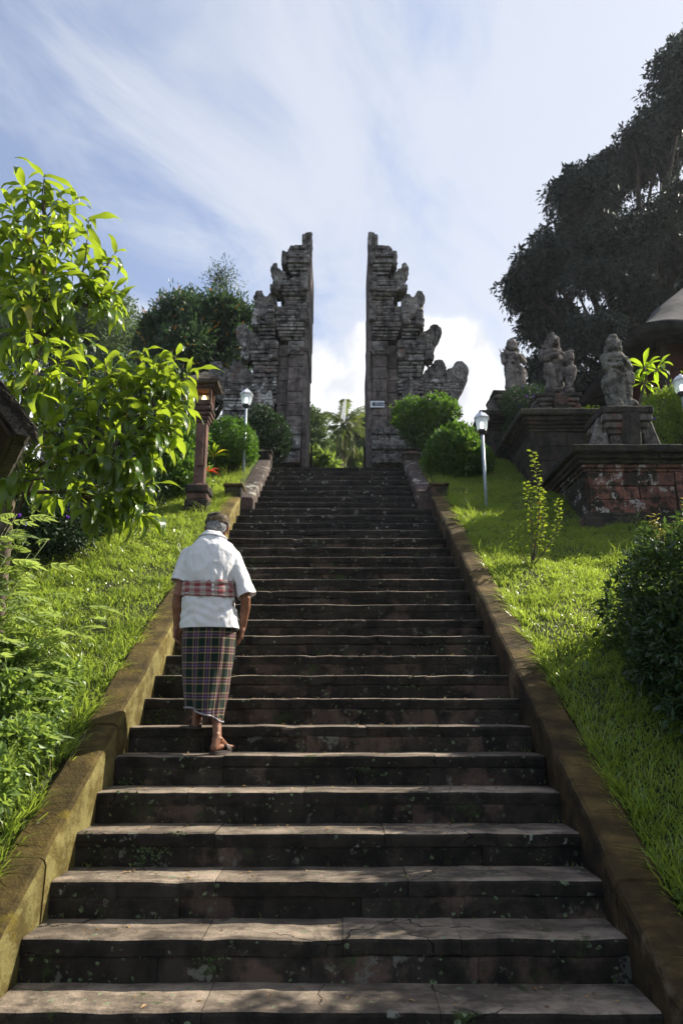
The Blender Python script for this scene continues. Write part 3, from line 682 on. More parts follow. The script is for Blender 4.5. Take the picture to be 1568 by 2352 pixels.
    for (zx, zy, w, h) in ((600, 310, 50, 115), (810, 315, 38, 120)):
        x0, x1 = XI(sgn)+sgn*U(zx)+lean(11.7), XI(sgn)+sgn*U(zx+w)+lean(11.7)
        MB().box(min(x0, x1), max(x0, x1), YG-.16, YG+.2, Z(zy+h)+.004, Z(zy)).build('antefix', gc, t, bevel=.025, sub=.07, wob=.022, wobs=12)
    course_stack(t, sgn, 232, 310, .10, U(735), YG+.02, YG+1.2, gm, 2, split=1)
    curl(t, sgn, [(720, 320), (730, 268), (755, 250), (752, 222), (785, 225), (812, 262), (822, 320), (780, 345)], YG+.05, YG+.40, gc)
    # crown
    for q, (a, b, top) in enumerate(((592, 625, 118), (612, 648, 124), (640, 676, 136))):
        x0, x1 = XI(sgn)+sgn*(U(a) if q else .0)+lean(12.6), XI(sgn)+sgn*U(b)+lean(12.6)
        MB().frus((x0+x1)/2, YG+.3, Z(236)-.02, Z(top), abs(x1-x0)*.40, .30, abs(x1-x0)*.56, .34).build('crown_leaf', gc, t, bevel=.03, sub=.09, wob=.02, wobs=9)
    # shoulder wing
    course_stack(t, sgn, 1395, 1480, U(1075)+.01, U(1390), YG+.18, YG+1.2, gp, 3, prof=(.05, .02, .06), split=3)
    course_stack(t, sgn, 1480, 1600, U(1075)+.01, U(1310), YG+.22, YG+1.15, gp, 5, flare=.10, prof=(0, .015), split=2)
    course_stack(t, sgn, 1600, 2180, U(1075)+.01, U(1290), YG+.25, YG+1.1, gp, 9, prof=(0, .0, .03), split=2)
    curl(t, sgn, [(1060, 1400), (1110, 1320), (1170, 1260), (1205, 1222), (1255, 1225), (1285, 1260), (1295, 1310), (1300, 1420), (1180, 1440)], YG+.12, YG+.60, gc)
    curl(t, sgn, [(1290, 1420), (1300, 1300), (1350, 1285), (1378, 1232), (1440, 1232), (1485, 1275), (1493, 1340), (1475, 1420), (1440, 1490), (1395, 1560), (1340, 1570), (1320, 1480)], YG+.15, YG+.60, gc)
    # door jamb standing at the back of the gap
    x0, x1 = XI(sgn)-sgn*.02, XI(sgn)-sgn*.07
    MB().box(min(x0, x1), max(x0, x1), YG+1.5, YG+1.62, 5.92, Z(1810)).build('door_jamb', M['timber'], t, bevel=.01)
    return t
pylon(-1, 'left half of the tall split temple gate, dark tiers with curled finials')
pylon(1, 'right half of the tall split temple gate, with the small white sign on it')
# side walls running off from the gate
def side_wall(x0, x1, label, mat):
    t = empty('enclosure_wall', ((x0+x1)/2, YG+.6, 5.9), label, 'wall')
    zt = at(1080, 985, YG+.4).z; z = 5.85; i = 0
    hs = [.25, .22, .2, .2, .2, .2, .18, .18, .14, .14]; tot = sum(hs); hs = [h*(zt-z)/tot for h in hs]
    for i, h in enumerate(hs):
        off = (.10, .06, .02, 0, 0, 0, 0, .04, .09, .14)[i]
        n = max(2, int((x1-x0)/.7)); 
        for q in range(n):
            a = x0+(x1-x0)*q/n; b = x0+(x1-x0)*(q+1)/n
            MB().box(a+.003, b-.003, YG+.4-off+random.uniform(-.006, .006), YG+.9+off, z+.002, z+h-.002).build('wall_stone', mat, t, bevel=.012)
        z += h
side_wall(-7.2, -2.95, 'low pale stone wall running left from the gate behind the bushes', M['gate_pale'])
side_wall(2.72, 6.2, 'low dark stone wall running right from the gate behind the lamp post', M['gate'])

# sign
sg = at(866, 929, YG-.07)
signt = empty('direction_sign', (sg.x, YG-.075, sg.z), 'small white arrow sign fixed to the right half of the gate', 'sign')
sw, sh = .33, .165
MB().box(sg.x-sw/2, sg.x+sw/2, YG-.09, YG-.075, sg.z-sh/2, sg.z+sh/2).build('sign_plate', M['signw'], signt, bevel=.002)
ar = [(-.135, 0), (-.085, .06), (-.070, .06), (-.070, .042), (.155, .042), (.155, -.042), (-.070, -.042), (-.070, -.06), (-.085, -.06)]
MB().prism([(sg.x+a, sg.z+b) for a, b in ar], YG-.093, YG-.0905).build('arrow', M['signd'], signt)
fc = bpy.data.curves.new('lettering', 'FONT'); fc.body = 'KEMALUNG'; fc.size = .062; fc.extrude = .0008; fc.align_x = 'CENTER'; fc.align_y = 'CENTER'
fo = bpy.data.objects.new('lettering', fc); COL.objects.link(fo); fo.rotation_euler = (R(90), 0, 0); fo.location = (sg.x+.045, YG-.0945, sg.z); bpy.context.view_layer.update()
dg = bpy.context.evaluated_depsgraph_get(); tm = bpy.data.meshes.new_from_object(fo.evaluated_get(dg)); tm.transform(fo.matrix_world)
xs_t = [v.co.x for v in tm.vertices]; wtx = max(xs_t)-min(xs_t)
for v in tm.vertices: v.co.x = sg.x+.045+(v.co.x-(max(xs_t)+min(xs_t))/2)*(.205/wtx)
bpy.data.objects.remove(fo); tm.materials.clear(); lo = link_mesh('lettering', tm, M['signw']); pin(lo, signt)
# ------------------------------------------------------------------ union-remesh sculpting
def hull_prim(bm, pts_r, seg=2):
    """convex hull of spheres / ellipsoids: list of (centre, (rx,ry,rz) or r)"""
    b = bmesh.new()
    for c, r in pts_r:
        r = (r, r, r) if not hasattr(r, '__len__') else r
        mt = Matrix.Translation(Vector(c)) @ Matrix.Diagonal((*r, 1))
        bmesh.ops.create_icosphere(b, subdivisions=seg, radius=1, matrix=mt)
    if len(pts_r) > 1:
        res = bmesh.ops.convex_hull(b, input=b.verts)
        dead = [v for v in b.verts if not v.link_faces or all(False for _ in v.link_faces)]
        inner = list({g for g in res['geom_interior'] if isinstance(g, bmesh.types.BMVert)} | {g for g in res['geom_unused'] if isinstance(g, bmesh.types.BMVert)})
        hullf = {f for f in res['geom'] if isinstance(f, bmesh.types.BMFace)}
        bmesh.ops.delete(b, geom=[f for f in b.faces if f not in hullf], context='FACES_ONLY')
        bmesh.ops.delete(b, geom=[v for v in b.verts if not v.link_faces], context='VERTS')
    bmesh.ops.recalc_face_normals(b, faces=b.faces)
    m = bpy.data.meshes.new('tmp'); b.to_mesh(m); b.free(); bm.from_mesh(m); bpy.data.meshes.remove(m)
def sculpt(name, prims, voxel, mat, parent=None, smooth=6, xf=None, carving=None):
    bm = bmesh.new()
    for p in prims: hull_prim(bm, p)
    if xf is not None: bmesh.ops.transform(bm, matrix=xf, verts=bm.verts)
    me = bpy.data.meshes.new(name); bm.to_mesh(me); bm.free()
    o = link_mesh(name, me, mat)
    md = o.modifiers.new('r', 'REMESH'); md.mode = 'VOXEL'; md.voxel_size = voxel
    if smooth: s = o.modifiers.new('s', 'SMOOTH'); s.iterations = smooth; s.factor = .5
    me = bake(o)
    me.polygons.foreach_set('use_smooth', [True]*len(me.polygons))
    if carving: carve(me, *carving)
    if parent is not None: pin(o, parent)
    return o

# ------------------------------------------------------------------ statue row on the right
def moulded(t, x0, x1, y0, y1, z0, z1, mat, top_mat, nb=3, over=.16):
    """a plinth: footing, body of several courses split into stones, stepped cornice"""
    H = z1-z0
    MB().box(x0-.10, x1+.10, y0-.10, y1, z0-.35, z0+.06).build('footing_stone', top_mat, t, bevel=.02, sub=.25, wob=.012)
    MB().box(x0-.05, x1+.05, y0-.05, y1, z0+.062, z0+.13).build('footing_stone', top_mat, t, bevel=.02, sub=.25, wob=.01)
    zb, zt = z0+.132, z1-.34; n = 3
    for i in range(n):
        a, b = zb+(zt-zb)*i/n, zb+(zt-zb)*(i+1)/n
        cuts = [x0]+sorted(x0+(x1-x0)*(q+random.uniform(-.22, .22))/nb for q in range(1, nb))+[x1]
        for q in range(nb):
            MB().box(cuts[q]+.002, cuts[q+1]-.002, y0+random.uniform(-.012, .012), y1, a+.002, b-.002).build('wall_stone', mat, t, bevel=.010, sub=.2, wob=.008)
    # raised panel and a centre pilaster
    MB().box(x0+.03, x0+.09, y0-.03, y0+.1, zb, zt-.003).build('corner_strip', mat, t, bevel=.01)
    MB().box((x0*.45+x1*.55), (x0*.45+x1*.55)+.10, y0-.035, y0+.1, zb, zt-.003).build('pilaster', mat, t, bevel=.012, sub=.2, wob=.01)
    offs = (.02, .05, .09, .13, over+.04); hs = (.05, .055, .055, .07, .11); z = zt
    for i, (o_, h) in enumerate(zip(offs, hs)):
        cuts = [x0-o_, x0+(x1-x0)*.48+random.uniform(-.1, .1), x1+o_]
        for q in range(2):
            MB().box(cuts[q]+.002, cuts[q+1]-.002, y0-o_, y1, z+.002, z+h-.002).build('cornice_stone', top_mat if i > 1 else mat, t, bevel=.012, sub=.22, wob=.012)
        z += h
def statue_base(t, cx, cy, z0, z1, hw, hd, mat, dmat):
    H = z1-z0; lv = [(0, .10, .86), (.10, .22, .72), (.22, .50, .62), (.50, .60, .74), (.60, .72, .86), (.72, .86, 1.0), (.86, 1.0, 1.06)]
    for i, (a, b, w) in enumerate(lv):
        MB().box(cx-hw*w, cx+hw*w, cy-hd*w, cy+hd*w, z0+H*a+.002, z0+H*b-.002).build('moulding', dmat if i in (0, 6) else mat, t, bevel=.012, sub=.15, wob=.010)
    MB().frus(cx+hw*.1, cy-hd*.86, z0+H*.1, z0+H*.86, hw*.30, hd*.2, hw*.34, hd*.26).build('centre_block', dmat, t, bevel=.015, sub=.12, wob=.012)
    for s in (-1, 1):   # scroll wings at the sides
        MB().prism([(cx+s*hw*.7, z0), (cx+s*hw*1.5, z0+.02), (cx+s*hw*1.42, z0+H*.35), (cx+s*hw*1.05, z0+H*.85), (cx+s*hw*.7, z0+H*.86)], cy-hd*.6, cy-hd*.2).build('scroll_wing', mat, t, bevel=.02, sub=.1, wob=.02)
def guardian(kind, cx, cy, z0, h, rz, mat, label, group):
    t = empty('guardian_statue', (cx, cy, z0), label, 'statue', group)
    u = h/1.34; P = []
    S = lambda x, y, z: (x*u, y*u, z*u)
    def el(c, r): P.append([(S(*c), tuple(q*u for q in ((r, r, r) if not hasattr(r, '__len__') else r)))])
    def cap(a, ra, b, rb): P.append([(S(*a), ra*u), (S(*b), rb*u)])
    el((0, 0, .03), (.25, .22, .07)); el((0, .05, .22), (.20, .17, .26))
    if kind == 'robed':
        cap((-.12, -.06, .06), .085, (-.11, -.04, .62), .105); cap((.11, -.06, .06), .08, (.11, -.04, .62), .10)
        cap((0, -.10, .08), .045, (0, -.12, .55), .055)
        el((-.13, -.12, .10), (.09, .10, .09)); el((.14, -.12, .10), (.10, .10, .08)); el((.20, -.02, .15), (.07, .09, .10))
        el((0, .02, .55), (.21, .15, .20)); el((0, 0, .78), (.19, .14, .17)); el((0, -.01, .90), (.20, .13, .10))
        for i in range(9): a = -1.1+i*.28; el((.17*math.sin(a), -.13*math.cos(a)-.02, .62-.05*math.cos(a*2)), .028)
        for i in range(7): a = -1.2+i*.4; el((.15*math.sin(a), -.12*math.cos(a)-.02, .84-.03*math.cos(a)), .026)
        cap((-.20, 0, .90), .062, (-.22, -.06, .70), .052); cap((-.22, -.06, .70), .05, (-.04, -.15, .72), .042); el((-.02, -.16, .73), .045)
        cap((.20, 0, .90), .062, (.23, -.06, .72), .052); cap((.23, -.06, .72), .05, (.07, -.16, .80), .04); el((.05, -.17, .82), .045)
        cap((.22, -.08, .62), .05, (.22, -.04, .52), .07); el((-.21, .02, .45), (.06, .08, .16)); el((.20, .02, .40), (.07, .08, .14))
        hz = 1.08
    elif kind == 'seated':
        cap((-.24, -.20, .50), .098, (-.12, -.16, .10), .070); cap((.24, -.20, .50), .098, (.14, -.16, .10), .070)
        cap((-.10, .02, .46), .11, (-.23, -.18, .50), .10); cap((.10, .02, .46), .11, (.23, -.18, .50), .10)
        el((-.11, -.24, .07), (.065, .11, .045)); el((.14, -.24, .07), (.065, .11, .045))
        cap((0, -.08, .08), .07, (0, -.10, .46), .09); el((.01, -.17, .42), (.035, .03, .13)); el((.01, -.18, .30), .03)
        for i in range(9): a = -1.2+i*.3; el((.17*math.sin(a), -.14*math.cos(a)-.02, .44-.06*math.cos(a)), .026)
        el((0, .02, .56), (.20, .16, .15)); el((0, 0, .74), (.21, .15, .16)); el((0, 0, .88), (.24, .13, .09))
        cap((-.25, 0, .88), .07, (-.27, -.06, .72), .06); cap((-.27, -.06, .72), .058, (-.06, -.18, .78), .048); el((-.04, -.19, .78), .05)
        cap((.25, 0, .88), .07, (.28, -.06, .70), .058); cap((.28, -.06, .70), .055, (.22, -.20, .62), .045); el((.22, -.22, .62), .05)
        el((.24, -.20, .78), (.062, .062, .11)); cap((.24, -.20, .88), .02, (.24, -.20, .55), .03)
        for i in range(6): a = 2*math.pi*i/6; cap((.24+.055*math.cos(a), -.20+.055*math.sin(a), .70), .014, (.24+.055*math.cos(a), -.20+.055*math.sin(a), .86), .014)
        hz = 1.08
    else:
        cap((-.12, -.06, .05), .10, (-.13, -.05, .60), .12); cap((.13, -.06, .05), .10, (.14, -.04, .55), .12)
        el((-.12, -.14, .06), (.08, .12, .06)); el((.14, -.14, .06), (.08, .12, .06)); cap((0, -.08, .05), .07, (0, -.1, .5), .08)
        el((0, .0, .60), (.21, .15, .17)); el((0, 0, .78), (.20, .14, .14)); el((0, 0, .90), (.23, .13, .09))
        cap((-.23, 0, .90), .068, (-.25, -.05, .70), .055); cap((-.25, -.05, .70), .05, (-.08, -.16, .70), .045)
        cap((.23, 0, .90), .068, (.25, -.06, .74), .055); cap((.25, -.06, .74), .05, (.10, -.17, .82), .045); el((.08, -.18, .82), .05)
        cap((-.25, .02, .92), .02, (-.30, .04, 1.08), .008)
        el((.26, .0, .5), (.06, .08, .12)); hz = 1.08
    # head with mask face, ears and crown
    el((0, -.01, hz), (.118, .125, .125)); el((0, -.10, hz-.03), (.085, .06, .07)); el((0, -.15, hz+.0), (.028, .03, .028)); el((-.045, -.13, hz+.035), .026); el((.045, -.13, hz+.035), .026)
    cap((-.05, -.145, hz-.055), .018, (.05, -.145, hz-.055), .018); el((-.04, -.155, hz-.085), .014); el((.04, -.155, hz-.085), .014)
    el((-.125, 0, hz-.01), (.03, .04, .06)); el((.125, 0, hz-.01), (.03, .04, .06)); el((-.135, .0, hz-.09), .035); el((.135, .0, hz-.09), .035)
    for i in range(11):
        a = -1.5+i*.3; el((.115*math.sin(a), -.085*math.cos(a), hz+.085), .030)
    if kind == 'robed':
        el((0, 0, hz+.13), (.09, .10, .10)); el((0, .05, hz-.05), (.14, .10, .17))
    else:
        for i in range(9): a = -1.5+i*.375; cap((.10*math.sin(a), -.06*math.cos(a), hz+.10), .028, (.075*math.sin(a), -.04*math.cos(a), hz+.185+.02*math.cos(a*3)), .014)
        cap((0, 0, hz+.10), .08, (0, .02, hz+.22), .028); el((0, .06, hz-.02), (.15, .10, .17))
        for s in (-1, 1): cap((s*.13, .05, hz-.1), .035, (s*.19, .07, hz+.0), .012)
    xf = Matrix.Translation((cx, cy, z0)) @ Matrix.Rotation(rz, 4, 'Z') @ Matrix.Diagonal((.90, .95, 1.0, 1))
    sculpt('carved_figure', P, 0.0115*u, mat, t, smooth=1, xf=xf, carving=(.011, 22.0, .007, 50.0)); return t
def ped(px_left, Yf, zb, zt, w, d, matf, matt, label, grp):
    x0 = (px_left-784)/F*dep(Yf, zb)
    t = empty('statue_pedestal', (x0+w/2, Yf+d/2, zb), label, 'pedestal', grp); moulded(t, x0, x0+w, Yf, Yf+d, zb, zt, matf, matt); return t
g1 = 'stone pedestals stepping up the right bank'; g2 = 'guardian statues on the right bank'
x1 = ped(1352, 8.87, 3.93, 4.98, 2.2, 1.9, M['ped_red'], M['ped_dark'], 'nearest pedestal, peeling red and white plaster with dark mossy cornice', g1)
x2 = ped(1226, 10.5, 5.0, 6.22, 1.9, 1.9, M['ped_dark'], M['ped_dark'], 'middle pedestal, dark and mossy, between the red one and the gate', g1)
x3 = ped(1128, 12.3, 5.75, 6.98, 1.7, 1.3, M['ped_dark'], M['ped_dark'], 'farthest pedestal, dark, behind the creeper with purple flowers', g1)
for pt, (px, Yc, z0, z1, hw, mat, dm, lab) in zip((x1, x2, x3), ((1430, 9.55, 4.985, 5.77, .36, M['ped_pale'], M['ped_dark'], 'moulded block under the nearest statue, with a dark square centre stone'),
                                      (1272, 11.15, 6.225, 6.72, .36, M['ped_pale'], M['ped_dark'], 'pale pinkish moulded block under the seated club-holding statue'),
                                      (1168, 12.85, 6.985, 7.58, .34, M['ped_pale'], M['ped_dark'], 'pale sloping block under the statue nearest the gate'))):
    cx = (px-784)/F*dep(Yc, z0); t = empty('statue_base', (cx, Yc, z0), lab); pin(t, pt); statue_base(t, cx, Yc, z0, z1, hw, .34, mat, dm)
def sx(px, Y, z): return (px-784)/F*dep(Y, z)
guardian('robed', sx(1416, 9.5, 6.3), 9.5, 5.772, 1.36, R(12), M['statue'], 'robed guardian statue with mossy head and hands at its chest, nearest the camera', g2)
guardian('seated', sx(1273, 11.1, 7.3), 11.1, 6.722, 1.36, R(10), M['statue_d'], 'seated guardian statue with bent knees holding a round club', g2)
guardian('standing', sx(1178, 12.8, 8.2), 12.8, 7.582, 1.34, R(12), M['statue_d'], 'dark standing guardian statue nearest the gate, against the white cloud', g2)

# ------------------------------------------------------------------ lamps
def lamp_post(px, pyb, pyt, Y, label, base_z=None, k=1.0):
    top = at(px, pyt, Y); zb = base_z if base_z is not None else float(lawn_z(np.array(top.x), np.array(Y)))
    cx = top.x; H = top.z; hd = .33*k
    t = empty('lamp_post', (cx, Y, zb), label, 'garden lamp', 'white lantern-headed garden lamps')
    hs = H-hd
    MB().lathe([(.024*k, zb-.2), (.024*k, hs-.03)], cx, Y, 12).build('post', M['metal'], t, True)
    MB().lathe([(.03*k, hs-.06), (.065*k, hs-.02), (.07*k, hs+.012), (.05*k, hs+.02)], cx, Y, 14).build('collar', M['blackplastic'], t, True)
    MB().lathe([(.075*k, hs+.02), (.088*k, hs+.06), (.108*k, hs+.19)], cx, Y, 6, .3).build('globe', M['glass'], t)
    MB().lathe([(.118*k, hs+.19), (.128*k, hs+.205), (.115*k, hs+.225), (.062*k, hs+.285), (.03*k, hs+.295), (.018*k, hs+.31), (.012*k, hs+.33)], cx, Y, 6, .3).build('lid', M['lamptop'], t)
    MB().lathe([(.014*k, hs+.03), (.024*k, hs+.06), (.024*k, hs+.13), (.008*k, hs+.15)], cx, Y, 10).build('bulb', M['bulb_w'], t, True)
    return t
lamp_post(1104, 1155, 944, 9.69, 'garden lamp on a tall grey post in the grass right of the steps', k=1.0)
lamp_post(567, 1095, 892, 11.3, 'lit garden lamp rising behind the round bush in front of the gate', k=1.0)
lamp_post(995, 1100, 903, 13.9, 'garden lamp with only its white lid showing above the right bush', k=1.15)
lamp_post(1559, 1000, 853, 9.9, 'garden lamp at the right edge behind the sunny flowering bush', k=1.15)

# ------------------------------------------------------------------ brick lantern pillar with thatched cap
b = at(455, 1168, 9.5); bx, by = b.x, 9.5; bz = 4.30
t = empty('stone_lantern', (bx, by, bz), 'red brick lantern pillar with thatched cap and a lit bulb inside', 'lantern pillar')
H = 2.06
for i, (a, b_, w) in enumerate(((-.2, .10, .165), (.10, .20, .15), (.20, .32, .17))):
    MB().box(bx-w, bx+w, by-w, by+w, bz+a+.001, bz+b_-.001).build('base_stone', M['ped_dark'] if i != 1 else M['lantern'], t, bevel=.015, sub=.1, wob=.008)
MB().frus(bx, by, bz+.32, bz+.36, .14, .14, .10, .10).build('base_stone', M['lantern'], t, bevel=.01)
MB().box(bx-.078, bx+.078, by-.078, by+.078, bz+.36, bz+1.30).build('shaft', M['lantern'], t, bevel=.008, sub=.12, wob=.004)
MB().box(bx-.045, bx+.045, by-.102, by-.085, bz+.62, bz+1.12).build('shaft_panel', M['lantern'], t, bevel=.006)
for i, (a, w) in enumerate(((1.30, .092), (1.35, .112), (1.41, .135), (1.47, .152), (1.52, .115), (1.57, .132))):
    MB().box(bx-w, bx+w, by-w, by+w, bz+a+.001, bz+a+.049).build('capital_stone', M['lantern'], t, bevel=.008)
for sx_ in (-1, 1):
    for sy_ in (-1, 1):
        MB().box(bx+sx_*.115-.016, bx+sx_*.115+.016, by+sy_*.115-.016, by+sy_*.115+.016, bz+1.62, bz+1.84).build('window_post', M['lantern'], t)
for a, w in ((1.62, .122), (1.82, .14)):
    for s_ in (-1, 1):
        MB().box(bx-w+.03, bx+w-.03, by+s_*.112-.014, by+s_*.112+.014, bz+a, bz+a+.03).build('window_rail', M['lantern'], t)
        MB().box(bx+s_*.112-.014, bx+s_*.112+.014, by-w+.03, by+w-.03, bz+a, bz+a+.03).build('window_rail', M['lantern'], t)
MB().box(bx-.10, bx+.10, by+.10, by+.106, bz+1.65, bz+1.82).build('window_pane', M['glass'], t)
MB().lathe([(.012, bz+1.62), (.02, bz+1.66), (.034, bz+1.72), (.02, bz+1.76), (.004, bz+1.77)], bx, by, 12).build('bulb', M['bulb_y'], t, True)
MB().box(bx-.155, bx+.155, by-.155, by+.155, bz+1.85, bz+1.89).build('eave_board', M['lantern'], t, bevel=.006)
def thatch_cap(t, cx, cy, z, hw, h, mat, thick=.06, n=2600, seed=2, top=.04, fl=.09, hd=None):
    hd = hd or hw
    MB().frus(cx, cy, z, z+thick, hw*.95, hd*.95, hw, hd).frus(cx, cy, z+thick, z+thick+h*.55, hw, hd, hw*.5, hd*.5).frus(cx, cy, z+thick+h*.55, z+thick+h, hw*.5, hd*.5, top, top).build('thatched_roof', mat, t, sub=hw*.2, wob=hw*.05, wobs=4)
    g = np.random.default_rng(seed); s = g.integers(0, 4, n); a = g.uniform(-1, 1, n); v = g.random(n)**.8
    w = 1-v*.95; r = w
    X = np.where(s < 2, a*r, np.where(s == 2, r, -r)); Yy = np.where(s < 2, np.where(s == 0, r, -r), a*r)
    Q = np.stack([cx+X*hw*1.0, cy+Yy*hd*1.0, z+thick+v*h+.0], 1)
    D = np.stack([X*hw, Yy*hd, -np.full(n, h*.9)], 1); D += g.normal(size=D.shape)*hw*.22
    V, T = leaf_quads(Q, D, g.uniform(.6, 1.2, n)*fl, np.full(n, fl*.05), g, .2, 0)
    o = np_mesh('thatch_strands', V, T, mat, t); o['kind'] = 'stuff'
thatch_cap(t, bx, by, bz+1.89, .24, .22, M['thatch_b'], .05, 1800, 3, .03, .10)

# ------------------------------------------------------------------ small thatched shrine at the left edge (only its roof corner shows)
cr = at(84, 990, 3.45)
sx0, sy0, sz0 = cr.x-.50, 3.85, cr.z
gz0 = float(lawn_z(np.array(sx0), np.array(sy0)))
t = empty('thatched_shrine', (cr.x, 3.42, gz0), 'small thatched shrine whose roof corner pokes in at the left edge', 'shrine')
MB().box(sx0-.14, sx0+.14, sy0-.14, sy0+.14, gz0-.3, gz0+.8).build('plinth', M['ped_dark'], t, bevel=.02, sub=.15, wob=.01)
MB().box(sx0-.17, sx0+.17, sy0-.17, sy0+.17, gz0+.8, gz0+.86).build('platform', M['redwall'], t, bevel=.01)
for a in (-1, 1):
    for c_ in (-1, 1): MB().box(sx0+a*.14-.02, sx0+a*.14+.02, sy0+c_*.14-.02, sy0+c_*.14+.02, gz0+.86, sz0+.1).build('post', M['redwall'], t)
MB().box(sx0-.13, sx0+.13, sy0+.12, sy0+.14, gz0+.86, sz0+.1).build('back_board', M['redwall'], t)
sl = 1.12
for s_ in (-1, 1):      # two thick thatched slopes meeting at a ridge along y
    o_ = [(sx0, sz0+.50*sl+.02), (sx0+s_*.50, sz0+.0), (sx0+s_*.475, sz0-.050), (sx0+s_*.42, sz0-.045), (sx0, sz0+.50*sl-.10)]
    MB().prism(o_, 3.42, 4.28).build('thatched_roof', M['thatch_b'], t, sub=.06, wob=.012, wobs=14)
    g = np.random.default_rng(60+s_); n = 5200; u = g.random(n); y = np.where(g.random(n) < .45, g.uniform(3.40, 3.45, n), g.uniform(3.42, 4.28, n))
    Q = np.stack([sx0+s_*u*.50, y, sz0+(1-u)*.50*sl+.012+g.uniform(-.06, .01, n)*(y < 3.46)], 1)
    D = np.stack([np.full(n, s_*.5), np.zeros(n), np.full(n, -.5*sl)], 1)+g.normal(size=(n, 3))*.07
    V, T = leaf_quads(Q, D, g.uniform(.03, .07, n), np.full(n, .004), g, .2, 0)
    np_mesh('thatch_strands', V, T, M['thatch_b'], t)['kind'] = 'stuff'
    MB().prism([(sx0, sz0+.50*sl-.11), (sx0+s_*.41, sz0-.046), (sx0+s_*.39, sz0-.052), (sx0, sz0+.50*sl-.14)], 3.46, 4.24).build('soffit', M['timber'], t)
MB().prism([(sx0-.36, sz0-.02), (sx0+.36, sz0-.02), (sx0, sz0+.37)], 3.60, 3.62).build('gable_board', M['timber'], t)
t.rotation_euler.z = R(32)

# ------------------------------------------------------------------ thatched pavilion on the right
px0, py0, pz0 = 5.55, 11.4, 8.38
t = empty('thatched_pavilion', (px0+2.6, py0+2.4, 5.8), 'large red timber pavilion with a thick grey thatched roof, right of the statues', 'pavilion')
cx, cy, hw, hd = px0+2.7, py0+2.6, 2.7, 2.6
def roof_pt(u, v, lift=0):      # u,v in -1..1, v: rise 0..1
    return None
vs, fs = [], []
nr, ns = 14, 64
for j in range(nr+1):
    v = j/nr; w = 1-v*.97
    for i in range(ns):
        a = 2*math.pi*i/ns; c, s = math.cos(a), math.sin(a); k = 1/max(abs(c), abs(s)); k = min(k, 1.34)
        bulge = .0
        corner = (k-1)/.34
        x, y = cx+c*k*hw*(w+bulge*.6), cy+s*k*hd*(w+bulge*.6)
        z = pz0+v*2.6-.10*math.sin(math.pi*min(1, v*3))+(.05 if j else 0)-(.0 if j else .0)+corner*.10*(1-v)*(1 if j else 1)
        vs.append((x, y, z+noise.noise(Vector((x, y, z))*1.5)*.04))
for j in range(nr):
    for i in range(ns): fs.append((j*ns+i, j*ns+(i+1) % ns, (j+1)*ns+(i+1) % ns, (j+1)*ns+i))
b0 = len(vs)
for i in range(ns):
    a = 2*math.pi*i/ns; c, s = math.cos(a), math.sin(a); k = min(1/max(abs(c), abs(s)), 1.34)
    vs.append((cx+c*k*hw*.93, cy+s*k*hd*.93, pz0-.08+(k-1)/.34*.10))
for i in range(ns):
    a = 2*math.pi*i/ns; c, s = math.cos(a), math.sin(a); k = min(1/max(abs(c), abs(s)), 1.34)
    vs.append((cx+c*k*hw*.55, cy+s*k*hd*.55, pz0+.22))
for i in range(ns):
    fs.append((b0+i, b0+(i+1) % ns, (i+1) % ns, i)); fs.append((b0+ns+i, b0+ns+(i+1) % ns, b0+(i+1) % ns, b0+i))
fs.append(tuple(b0+ns+i for i in range(ns)))
MB().add(vs, fs).build('thatched_roof', M['thatch'], t, True)
for i, (xx, yy) in enumerate(((px0+.75, py0+.75), (px0+2.7, py0+.75), (px0+4.6, py0+.75), (px0+.75, py0+2.6), (px0+.75, py0+4.4))):
    MB().box(xx-.07, xx+.07, yy-.07, yy+.07, 5.5, pz0+.1).build('column', M['timber'], t, bevel=.01)
MB().box(px0+.9, px0+4.8, py0+1.0, py0+1.08, 6.4, pz0+.15).build('wall_panel', M['redwall'], t)
MB().box(px0+.9, px0+.98, py0+1.1, py0+4.4, 6.4, pz0+.15).build('wall_panel', M['redwall'], t)
for z_ in (7.55, 7.75, 7.95): MB().box(px0+.7, px0+4.8, py0+.93, py0+.995, z_, z_+.06).build('beam', M['redwall'], t, bevel=.008)
MB().box(px0+.2, px0+5.2, py0+.3, py0+5, 5.3, 6.4).build('plinth', M['ped_dark'], t, bevel=.03, sub=.5, wob=.02)

